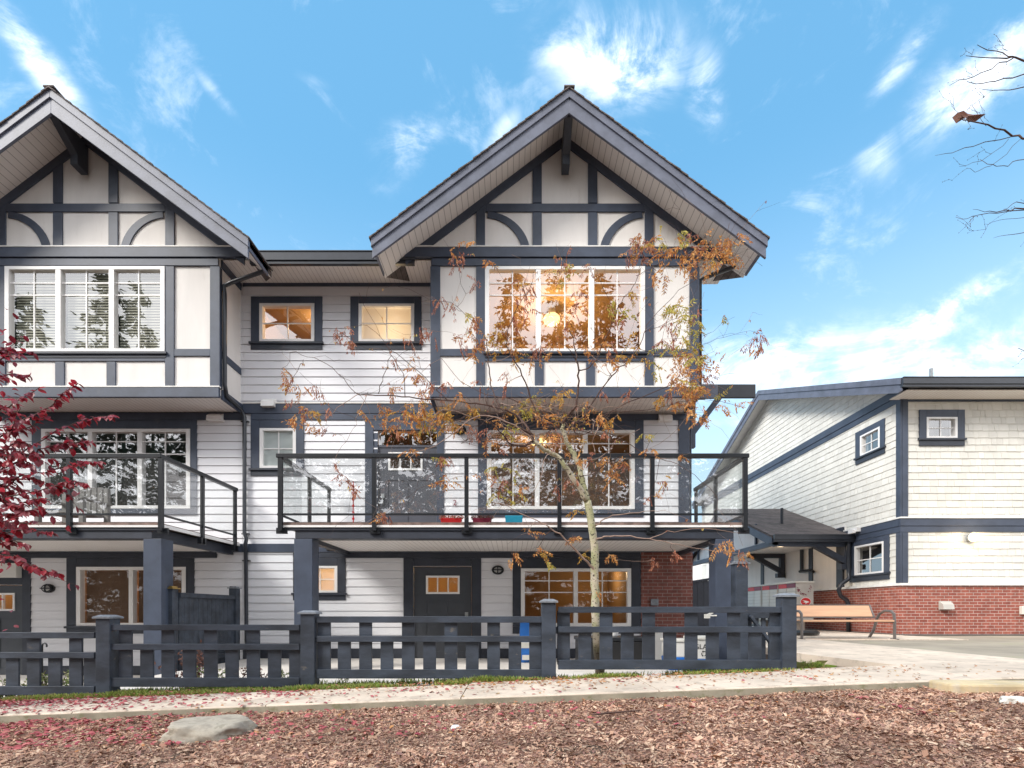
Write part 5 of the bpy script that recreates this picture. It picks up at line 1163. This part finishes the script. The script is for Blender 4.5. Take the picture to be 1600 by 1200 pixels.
L_([(880, 662, 6.1, .010), (860, 645, 6.2, .008), (820, 632, 6.3, .006), (790, 622, 6.35, .005), (760, 616, 6.4, .004), (720, 596, 6.4, .003), (690, 560, 6.4, .002)], n=6)
L_([(835, 690, 5.8, .010), (805, 665, 5.6, .008), (760, 650, 5.5, .007), (735, 655, 5.45, .006), (715, 672, 5.4, .005), (690, 690, 5.4, .004), (655, 705, 5.4, .003), (637, 720, 5.4, .002)], T.twp, 6)
L_([(738, 652, 5.5, .005), (700, 640, 5.4, .004), (680, 650, 5.4, .0035), (672, 668, 5.4, .003), (676, 690, 5.4, .002)], T.twp, 5)
L_([(870, 695, 5.9, .006), (850, 720, 5.75, .004), (845, 745, 5.7, .003), (832, 770, 5.65, .002)], T.twp, 5); L_([(925, 655, 6.2, .006), (935, 665, 6.0, .005), (926, 690, 5.9, .004), (930, 710, 5.85, .003)], T.twp, 5)
L_([(880, 705, 6.1, .006), (905, 720, 6.2, .005), (940, 715, 6.2, .004), (960, 690, 6.2, .003), (1000, 670, 6.2, .002)], T.twp, 5); L_([(905, 745, 6.05, .005), (930, 738, 6.0, .004), (955, 720, 5.95, .003), (990, 705, 5.95, .002)], T.twd, 5)
cen = Vector(q3(880, 680, 6.05))
CLU = '''715,400,25,r 745,440,12,r 765,408,14,o 880,405,28,r 818,450,30,r 815,485,36,r 903,475,34,r 888,500,24,r 885,425,22,g 862,425,15,o 685,470,20,r 706,480,14,r 538,520,26,r 548,535,18,r
665,515,24,r 640,530,16,r 735,520,26,o 722,537,18,r 770,520,24,y 772,546,28,y 742,548,20,o 845,540,32,r 830,562,22,o 800,545,20,o 870,538,24,o 940,538,28,o 956,546,28,r 982,540,32,y 920,552,22,o 965,500,18,r 950,478,15,g 978,490,18,g
455,590,14,r 466,606,12,o 498,605,18,r 450,628,12,r 476,640,12,r 440,576,10,o 650,590,18,r 645,574,20,o 670,600,24,r 664,614,18,o 620,560,10,r 610,608,12,r 465,650,28,o 495,642,16,y 490,666,18,o 520,640,12,r
642,650,30,o 665,645,34,y 690,645,34,y 622,660,24,o 650,666,24,o 606,664,18,o 715,668,22,o 738,668,18,r 740,640,15,y 600,640,18,o 535,742,18,r 546,756,14,r 526,722,10,r 550,765,10,r 600,804,16,r 590,812,12,o
825,640,24,g 832,628,20,y 880,610,20,y 868,620,16,y 940,658,22,o 957,654,15,y 840,686,14,o 862,676,16,r 872,690,14,r 992,378,24,r 1006,378,20,r 985,395,14,o 1014,388,18,o 1000,402,16,r 1028,375,20,g 1036,392,22,o 1060,390,18,o 1066,374,22,g
1080,366,16,r 1137,374,18,r 1118,398,34,o 1146,400,30,o 1100,396,26,o 1080,412,22,o 1060,416,18,o 1128,388,24,o 1092,385,20,r 1020,426,20,o 1036,426,14,o 1048,486,28,g 1066,500,24,g 1046,506,22,r 1056,520,18,r 1077,490,16,g 1092,502,14,g
1035,530,12,r 1066,530,18,g 1040,546,20,g 1086,540,22,g 1076,560,28,o 1090,576,28,o 1060,566,20,o 1072,600,28,o 1086,602,26,o 1060,588,20,o 1046,592,12,r 1180,526,16,r 1172,536,10,r 1192,520,10,r 1095,556,12,r 1096,612,22,o
1036,622,18,y 1060,630,22,o 1082,640,20,o 1130,636,14,o 1096,656,14,o 905,720,16,o 950,722,28,o 962,738,26,o 925,716,18,r 900,745,14,r 760,742,14,o 780,752,18,r 782,728,16,g 805,742,14,g 775,772,18,g 800,772,20,g 815,760,14,o
800,866,18,o 855,868,20,y 840,856,14,o 858,880,14,g 915,862,12,y 895,836,12,o 952,866,14,o 1022,876,16,r 1050,866,14,r 1128,854,20,o 1156,866,18,r 1140,848,16,o 1170,862,12,o 935,922,12,o 700,750,18,o 640,702,16,o 690,716,12,r 985,610,14,r 940,612,12,r
750,596,10,r 790,598,10,r 810,640,18,y 850,648,18,o 900,655,16,y 780,660,18,o 760,690,14,o 1016,700,12,o 1065,712,10,o 1040,755,10,r 1015,775,10,r 870,760,10,r 830,830,12,o 900,800,12,y 960,560,16,o 1010,560,14,y 1030,575,16,g 720,615,14,o 695,600,14,r
705,660,22,y 680,664,24,o 636,640,18,y 660,632,16,o 1104,372,18,o 1075,398,18,o 1112,412,22,o 1085,556,18,g 1052,606,18,o 1078,618,22,o 1100,590,20,r 918,640,14,o 875,655,14,y 1082,520,14,g 1060,478,14,g'''
cl = [(float(a), float(c), float(s_), k) for a, c, s_, k in (t.split(',') for t in CLU.split())]
cl.sort(key=lambda c: (c[0]-885)**2+(c[1]-680)**2)
for px, py, sz_, key in cl:
    off = min(1, math.hypot(px-885, py-650)/350); D_ = 6.05+rng.uniform(-.75, .75)*(1-.4*off)
    c = Vector(q3(px, py, D_)); q, r = T.near(c, cen); mbt = T.twp if rng.random() < .5 else T.twd
    if (q-c).length > .05: T.twig(q, c, min(.0050, r*.9), .0018, mbt)
    for k in range(3 if sz_ > 18 else 1): T.twig(c, c+Vector((rng.gauss(0, 1), rng.gauss(0, 1), rng.gauss(.1, .7)))*.09*(sz_/25), .0016, .0008, mbt, .03, 4)
    T.cluster(c, sz_/128, key)
# bare twigs
SK0 = list(T.sk)
for k in range(330):
    q, r = rng.choice(SK0)
    if q.z < Z(830, 6.05) or r > .022: continue
    out = (q-cen); out.y *= .3; d = (out.normalized()*.6+Vector((rng.gauss(0, 1), rng.gauss(0, .7), rng.gauss(.1, .9)))).normalized(); L = rng.uniform(.12, .55)
    pts = T.twig(q, q+d*L, min(r*.7, .0036), .0012, T.twp if rng.random() < .6 else T.twd, .06, 4)
    if rng.random() < .6: p = rng.choice(pts); T.twig(p, p+(d+Vector((rng.gauss(0, .8), rng.gauss(0, .6), rng.gauss(0, .8)))).normalized()*L*.5, .0015, .0007, None, .04, 4)
for k in range(60):                                       # the tangle of curved twigs above the fork
    a = Vector(q3(rng.uniform(720, 920), rng.uniform(625, 700), rng.uniform(5.6, 6.4))); c = a+Vector((rng.uniform(-.7, .7), rng.uniform(-.3, .3), rng.uniform(-.15, .2))); q, r = T.near(a, cen)
    T.twig(q, a, min(r*.7, .006), .004, None, .08); T.twig(a, c, .004, .001, T.twp if k % 2 else None, .08)
for k in range(95):
    q, r = rng.choice(T.sk)
    if r < .003 and q.z > Z(800, 6.05): T.cluster(q, rng.uniform(.03, .09), rng.choice('rrooyg'))
for k in range(420):                                      # single hanging leaves
    q, r = rng.choice(T.sk)
    if r < .004 and q.z > Z(850, 6.05):
        for j in range(rng.randint(1, 4)): leaf(T.leaf[rng.choice('rroog')], q+Vector((rng.gauss(0, .01), rng.gauss(0, .01), 0)), Vector((rng.gauss(0, .6), rng.gauss(0, .6), -1)), rng.uniform(.03, .05), .013, rng)
yt = thing('young_tree', (X(938, 6.05), 6.05, sl_z(1)-.02), 'slim pale-barked young tree with sparse rust and gold leaves behind the fence', 'tree')
for i_, q_ in ((1, T.twd), (2, T.twp)):
    o_ = len(T.main.v); T.main.v += q_.v; T.main.f += [tuple(i+o_ for i in f) for f in q_.f]; T.main.mi += [i_]*len(q_.f)
build('trunk', T.main, [M['trunk'], M['bark_d'], M['bark_p']], yt, smooth=True)
for k, mk, nm in (('r', 'leaf_r', 'rust_foliage'), ('o', 'leaf_o', 'orange_foliage'), ('y', 'leaf_y', 'gold_foliage'), ('g', 'leaf_g', 'green_foliage')): build(nm, T.leaf[k], M[mk], yt, recalc=False)
# red leaved tree from the left
T2 = Tree(); cen2 = Vector((-5.6, 4.7, 2.0)); lv = MB()
T2.limb([(-5.75, 4.7, sl_z(-6)-.15, .085), (-5.7, 4.7, .6, .075), (-5.6, 4.72, 1.3, .06), (-5.5, 4.7, 2.0, .05), (-5.45, 4.7, 2.8, .035), (-5.5, 4.7, 3.6, .02)], n=12, pixels=False)
SP = [[(-60, 800), (0, 735), (45, 700), (100, 668), (140, 655), (178, 648)], [(-70, 720), (-10, 690), (30, 660), (70, 640), (100, 615), (122, 598)], [(-80, 690), (-20, 650), (20, 630), (62, 605)], [(-80, 620), (-20, 575), (20, 555), (52, 550)], [(-80, 640), (-20, 600), (15, 585), (48, 588)],
      [(-60, 760), (20, 725), (70, 700), (110, 692), (142, 690)], [(-60, 790), (20, 750), (80, 735), (130, 722), (158, 722)], [(-50, 810), (20, 775), (70, 765), (105, 752), (136, 756)], [(-60, 830), (0, 800), (40, 785), (72, 778)], [(-60, 850), (0, 835), (40, 828), (82, 832)],
      [(-60, 820), (0, 808), (30, 800), (66, 795)], [(-60, 860), (0, 850), (20, 845), (44, 852)], [(-60, 890), (0, 868), (40, 880), (70, 890), (94, 896)], [(-60, 700), (0, 668), (30, 672), (75, 650)], [(-60, 730), (0, 705), (40, 690), (60, 720)], [(-60, 745), (0, 760), (40, 745), (75, 755)], [(-60, 660), (-10, 700), (25, 715), (50, 730)],
      [(-60, 600), (-20, 620), (10, 640), (30, 650)], [(-60, 780), (-10, 770), (20, 790), (45, 800)], [(-60, 540), (-25, 560), (5, 545), (22, 548)], [(-60, 850), (-20, 830), (10, 820), (60, 815)]]
def oval(m, p, d, up, L, w, rr):
    d = d.normalized(); s = d.cross(up).normalized(); n = s.cross(d); c = n*w*.18*rr.uniform(-.5, 1.5); q = lambda a, b_: p+d*L*a+s*w*b_+c*(1-abs(b_)*0)*(0 if b_ == 0 else 1)-n*L*.25*a*a
    m.add([q(0, 0), q(.28, .42), q(.62, .44), q(1, 0), q(.62, -.44), q(.28, -.42), q(.45, 0)], [(0, 6, 1), (1, 6, 2), (2, 6, 3), (3, 6, 4), (4, 6, 5), (5, 6, 0)])
for si, sp_ in enumerate(SP):
    D_ = rng.uniform(4.35, 5.0); P = [(a, c, D_+.0*i, .0075-.0055*i/len(sp_)) for i, (a, c) in enumerate(sp_)]
    Q = T2.limb(P, T2.main, 6, 5, .01); root = min((q for q, r in T2.sk[:20]), key=lambda q: (q-Q[0]-Vector((0, 0, .2))).length)
    T2.main.tube([root, (root+Q[0])*.5+Vector((0, 0, .05)), Q[0]], [.016, .012, .0075], 6)
    for rep in range(2):
        for i in range(2, len(Q)-1):
            d = (Q[i+1]-Q[i]); nleaf = 2 if rep == 0 else 1
            for j in range(nleaf):
                p = Q[i]+d*rng.random(); sdv = d.normalized().cross(Vector((0, 0, 1)))*rng.choice((-1, 1))+Vector((0, 0, rng.gauss(-.5, .35)))+d.normalized()*rng.uniform(.1, .9)
                oval(lv, p, sdv+Vector((rng.gauss(0, .25), rng.gauss(0, .25), rng.gauss(0, .2))), Vector((rng.gauss(0, .35), rng.gauss(-.45, .3), 1)), rng.uniform(.048, .082), rng.uniform(.036, .058), rng)
    for k in range(4 if len(sp_) > 4 else 2):
        i = rng.randrange(2, len(Q)-6) if len(Q) > 9 else 1; d = Vector((rng.uniform(.1, .5), rng.gauss(0, .3), rng.gauss(0, .35))); e = Q[i]+d*rng.uniform(.3, .6)
        pts = T2.twig(Q[i], e, .003, .001, T2.main)
        for p0, p1 in zip(pts[:-1], pts[1:]):
            for j in range(2): oval(lv, p0+(p1-p0)*rng.random(), Vector((rng.gauss(0, .5), rng.gauss(0, .6), rng.gauss(-.5, .4)))+d.normalized()*.6, Vector((rng.gauss(0, .35), rng.gauss(-.4, .3), 1)), rng.uniform(.052, .088), rng.uniform(.040, .062), rng)
for k in range(1500):                                     # the crown's main mass, mostly outside the picture
    a = rng.uniform(0, 6.28); r_ = rng.random()**.5; p = Vector((-5.6+.95*r_*math.cos(a), 4.75+.8*r_*math.sin(a), 2.3+rng.gauss(0, .75)))
    if X(0, p.y)+.18 < p.x: continue
    oval(lv, p, Vector((rng.gauss(0, 1), rng.gauss(0, 1), rng.gauss(-.6, .5))), Vector((rng.gauss(0, .4), rng.gauss(-.3, .4), 1)), rng.uniform(.05, .08), rng.uniform(.035, .055), rng)
rt = thing('red_leaved_tree', (-5.75, 4.7, sl_z(-6)-.08), 'small tree with crimson oval leaves reaching in from the left edge', 'tree')
build('trunk', T2.main, M['bark_d'], rt, smooth=True); build('foliage', lv, M['leaf_red'], rt, recalc=False)
# bare branches from the right
T3 = Tree(); BD = 4.9
b3 = Vector(q3(1745, 300, BD))
T3.limb([(b3.x, BD, sl_z(6)-.2, .11), (b3.x+.03, BD, 2, .095), (b3.x-.02, BD, 4, .07), (b3.x, BD, 5.0, .055), (b3.x+.05, BD, 6.6, .02)], n=12, pixels=False)
for pth in ([(1745, 130, .02), (1660, 115, .012), (1600, 95, .008), (1583, 89, .007), (1547, 92, .004), (1509, 87, .002)], [(1583, 88, .005), (1557, 80, .004), (1527, 70, .002)], [(1583, 91, .005), (1547, 108, .004), (1509, 124, .003), (1483, 134, .0015)],
            [(1745, 160, .014), (1660, 120, .008), (1600, 116, .005), (1557, 127, .004), (1525, 131, .003), (1511, 127, .002)], [(1660, 122, .006), (1600, 136, .0045), (1563, 142, .003), (1529, 138, .0015)],
            [(1745, 290, .022), (1660, 235, .014), (1600, 216, .009), (1581, 211, .008), (1541, 197, .006), (1509, 190, .0045), (1497, 184, .003)], [(1579, 214, .0035), (1520, 226, .003), (1488, 237, .0022), (1461, 243, .001)], [(1576, 217, .002), (1533, 252, .0018), (1499, 260, .001)], [(1595, 217, .002), (1557, 252, .002), (1531, 265, .0018), (1511, 263, .001)],
            [(1660, 236, .006), (1600, 247, .003), (1576, 257, .003), (1552, 258, .0025), (1531, 249, .0015)], [(1745, 350, .02), (1660, 330, .012), (1600, 324, .006), (1581, 327, .005), (1547, 332, .003), (1520, 327, .001)], [(1660, 332, .006), (1600, 332, .004), (1544, 333, .003), (1512, 341, .002), (1493, 339, .001)], [(1620, 322, .004), (1590, 316, .003), (1568, 327, .002)],
            [(1660, 334, .006), (1630, 355, .004), (1600, 363, .003), (1576, 366, .002), (1552, 372, .001)], [(1541, 197, .002), (1520, 165, .0015), (1522, 150, .001)], [(1509, 190, .002), (1494, 170, .0015), (1488, 150, .001)], [(1545, 190, .001), (1530, 160, .001), (1555, 140, .001)], [(1600, 340, .002), (1560, 345, .0015), (1540, 350, .001)], [(1575, 80, .002), (1566, 70, .0015), (1560, 60, .001)], [(1745, 620, .01), (1660, 590, .005), (1600, 548, .003), (1590, 545, .001)]):
    T3.limb([(a, c, BD+rng.uniform(-.05, .05), r) for a, c, r in pth], T3.main, 6, 3, .012)
for k in range(70):
    q, r = rng.choice(T3.sk[20:])
    if r < .006:
        pts = T3.twig(q, q+Vector((rng.uniform(-.16, .03), rng.gauss(0, .05), rng.gauss(.02, .07))), .0014, .0007, T3.main, .02, 4)
        for p in pts: T3.main.ball(p, .0032, .0032, .004, 5, 4)
bt = thing('bare_tree', (b3.x, BD, sl_z(6)-.08), 'leafless tree reaching dark budded branches in from the right edge', 'tree')
build('branches', T3.main, M['bark_d'], bt, smooth=True)
dl = MB(); c = Vector(q3(1513, 181, BD-.02))
pr_ = [(-.14, .0), (-.10, .035), (-.05, .045), (.02, .05), (.07, .04), (.10, .02), (.15, 0), (.09, -.035), (.02, -.04), (-.03, -.03), (-.07, -.02), (-.10, -.055)]
for k in range(len(pr_)):
    a, e = pr_[k], pr_[(k+1) % len(pr_)]; cv = lambda u: Vector((u[0], .9*u[1]*u[1]*8+.02*math.sin(u[0]*30), u[1]))
    dl.add([c, c+cv(a), c+cv(e)], [(0, 1, 2)])
build('withered_leaf', dl, M['dryshrub'], bt, recalc=False)

# ================================================================== GROUND COVER (stuff)
def stuff(name, m, mat, label, cat): o = build(name, m, mat, recalc=False); o['kind'] = 'stuff'; o['label'] = label; o['category'] = cat; return o
rg = random.Random(5); m = MB()
def mz(x, y): return sl_z(x)-.072+.022*mnoise.noise(Vector((x*2.1, y*2.1, 0)))+.010*mnoise.noise(Vector((x*9, y*9, 3)))
for k in range(105000):
    y = 2.35+2.28*rg.random()**.9; x = rg.uniform(-1.12, 1.12)*y
    z = mz(x, y)+rg.uniform(.0, .016); a = rg.uniform(0, 6.28); L = rg.uniform(.004, .013)*(1 if rg.random() < .93 else rg.uniform(1.6, 3.2)); w_ = L*rg.uniform(.2, .5)
    d = Vector((math.cos(a), math.sin(a), rg.gauss(0, .35))).normalized(); s = d.cross(Vector((rg.gauss(0, .5), rg.gauss(0, .5), 1))).normalized(); p = Vector((x, y, z))
    m.add([p-d*L-s*w_, p+d*L-s*w_*.7, p+d*L*.9+s*w_, p-d*L*.8+s*w_], [(0, 1, 2, 3)])
stuff('bark_chips', m, M['chips'], 'scattered reddish brown bark chips covering the bed', 'mulch')
def litter(m, x, y, z, s, rr):
    a = rr.uniform(0, 6.28); p = Vector((x, y, z+rr.uniform(.003, .012))); oval(m, p, Vector((math.cos(a), math.sin(a), rr.uniform(-.1, .35))), Vector((rr.gauss(0, .3), rr.gauss(0, .3), 1)), s, s*rr.uniform(.45, .75), rr)
def surf(x, y): return sl_z(x) if y > 4.66 else mz(x, y)+.015
m = MB(); m2 = MB()
for k in range(5200):
    y = rg.uniform(3.5, 5.8); x = -5.6+min(8.5, rg.expovariate(.55)); dens = 1 if y > 5.1 or y < 4.6 else .45
    if rg.random() > dens: continue
    litter(m, x, y, surf(x, y), rg.uniform(.025, .06), rg)
stuff('fallen_red_leaves', m, M['litter_red'], 'fallen crimson leaves strewn over the left of the pavement', 'fallen leaves')
for k in range(1500):
    if rg.random() < .65: x = rg.gauss(.6, 1.6); y = 5.75-abs(rg.gauss(0, .28))
    else: x = rg.uniform(-3, 5); y = rg.uniform(3.4, 5.7)
    litter(m2, x, y, surf(x, y), rg.uniform(.02, .05), rg)
for k in range(500): x = rg.uniform(-5, 3.2); y = rg.uniform(5.8, 6.5); litter(m2, x, y, gz(x, y)+.03, rg.uniform(.03, .07), rg)
stuff('fallen_brown_leaves', m2, M['litter_or'], 'fallen brown and orange leaves along the fence foot', 'fallen leaves')
m = MB()
for k in range(34000):
    x = rg.uniform(-5.6, 3.25); y = (5.51 if x < -.47 else 5.63)+abs(rg.gauss(0, .24)); patch = mnoise.noise(Vector((x*1.6, y*2, 7)))
    if patch < -.16-.25*rg.random() or (x > 1.9 and rg.random() < .55) or (.5 < x < 2 and y > 5.9): continue
    h = rg.uniform(.03, .085)*(1+1.2*max(0, patch)); a = rg.uniform(0, 6.28); p = Vector((x, y, gz(x, y)+.0)); z0 = max(p.z, sl_z(x)-.03); p.z = z0-.01
    d = Vector((math.cos(a)*.6, math.sin(a)*.6, 1)); s = Vector((-math.sin(a), math.cos(a), 0))*rg.uniform(.003, .008); m.add([p-s, p+s, p+d*h*.6+s*.9, p+d*h+Vector((0, 0, -h*.1)), p+d*h*.6-s*.9], [(0, 1, 2, 3, 4)])
stuff('grass', m, M['grass'], 'thin strip of grass and weeds along the fence foot', 'grass')
# shrubs and seedlings
def shrub(name, x, y, z, w_, h, n, mat, label, ls=.05, cat='shrub', group=None, stem='bark_d'):
    rr = random.Random(int(abs(x*100)+n)); t = thing(name, (x, y, z), label, cat, group); st = MB(); lf = MB()
    for k in range(max(5, n//14)):
        e = Vector((x+rr.gauss(0, w_*.45), y+rr.gauss(0, w_*.35), z+h*rr.uniform(.55, 1))); pts = [Vector((x+rr.gauss(0, w_*.1), y+rr.gauss(0, w_*.1), z-.03))]; 
        for i in (1, 2, 3): pts.append(pts[0].lerp(e, i/3)+Vector((rr.gauss(0, .02), rr.gauss(0, .02), .02*math.sin(i))))
        st.tube(pts, [.005, .004, .003, .0015], 5)
        for j in range(14):
            u = rr.uniform(.25, 1); i = min(2, int(u*3)); p = pts[i].lerp(pts[i+1], u*3-i); leaf(lf, p, Vector((rr.gauss(0, 1), rr.gauss(0, 1), rr.gauss(.2, .7))), ls*rr.uniform(.6, 1.2), ls*rr.uniform(.28, .45), rr, .2)
    build('stems', st, M[stem], t, smooth=True); build('leaves', lf, M[mat], t, recalc=False)
shrub('shrub', X(302, 6.9), 6.9, H-1.40, .40, 1.0, 700, 'dryshrub', 'withered reddish brown shrub in front of the boarded fence', .06)
shrub('shrub', X(330, 6.35), 6.35, H-1.15, .28, .50, 420, 'shrub', 'leafy green shrub beside the withered one behind the fence', .07)
shrub('shrub', X(90, 6.5), 6.5, H-1.3, .34, .55, 560, 'shrub', 'yellow-green shrub behind the leftmost fence panel', .07)
shrub('shrub', X(20, 6.5), 6.5, H-1.3, .30, .48, 420, 'shrub', 'low green shrub at the left edge behind the fence', .07)
shrub('shrub', X(395, 6.35), 6.35, H-1.1, .30, .42, 420, 'dryshrub', 'dead tangled shrub behind the fence below the downspout', .05)
shrub('shrub', X(445, 6.3), 6.3, H-1.08, .22, .36, 330, 'shrub', 'small green plant by the post under the balcony column', .05)
for px, hh, lb in ((540, .34, 'weedy seedling behind the fence left of the ground floor door'), (628, .20, 'weedy seedling behind the fence below the door hinges'), (690, .24, 'weedy seedling behind the fence in front of the door'), (800, .42, 'tall spindly weed behind the fence beside the blue bag')):
    shrub('seedling', X(px, 6.45), 6.45, H-1.03, .09, hh, 80, 'shrub', lb, .05, 'weed', 'weeds on the patio edge')
t = MB(); rr = random.Random(9)
for k in range(240):
    a = rr.uniform(0, 6.28); p = Vector((X(1262, 6.0)+rr.gauss(0, .05), 6.0+rr.gauss(0, .06), H-.76)); L = rr.uniform(.16, .34); d = Vector((math.cos(a)*rr.uniform(.1, .8)+.25, math.sin(a)*.5, 1)).normalized(); s = Vector((-math.sin(a), math.cos(a), 0))*.004
    p1 = p+d*L*.6; p2 = p1+(d+Vector((math.cos(a)*.7+.2, math.sin(a)*.5, -.9))).normalized()*L*.4; t.add([p-s, p+s, p1+s*.8, p2, p1-s*.8], [(0, 1, 2, 3, 4)])
tag(build('grass_tuft', t, M['grass'], recalc=False), 'tuft of long grass at the foot of the rightmost fence post', 'grass tuft')
# conifers across the street, seen only as reflections in the panes
m = MB(); rr = random.Random(21)
for (tx, ty, th) in ((-15, -17, 25), (-8.5, -20, 27), (-3.2, -15, 22), (3.5, -17, 26), (10, -16, 23), (17, -20, 27), (-24, -22, 26), (25, -18, 23), (0, -24, 31), (-12, -26, 31), (8, -25, 31), (-20, -16, 24), (-31, -18, 27), (-29, -25, 31), (-38, -19, 26), (-44, -22, 29), (-35, -27, 32), (-19.5, -27, 32), (6.8, -20, 31), (12.5, -21, 31), (-6, -24, 32), (14.5, -15, 22)):
    m.tube([(tx, ty, -1), (tx, ty, th)], [.28, .03], 6)
    nb = 150
    for k in range(nb):
        z = 1.2+(th-1.4)*k/nb; Lb = (th-z)*.215+.4; a = rr.uniform(0, 6.28); Lb *= rr.uniform(.6, 1.15)
        for j in range(int(16+Lb*12)):
            u = rr.random()**.7; p = Vector((tx+math.cos(a)*Lb*u, ty+math.sin(a)*Lb*u, z-Lb*.3*u*u+rr.gauss(0, .08))); p.x += rr.gauss(0, .25*u); p.y += rr.gauss(0, .25*u); leaf(m, p, Vector((math.cos(a)+rr.gauss(0, .5), math.sin(a)+rr.gauss(0, .5), rr.gauss(-.5, .4))), rr.uniform(.3, .6), rr.uniform(.12, .26), rr)
stuff('conifer_wood', m, M['conifer'], 'dark conifers across the street, mirrored in the window panes', 'trees')
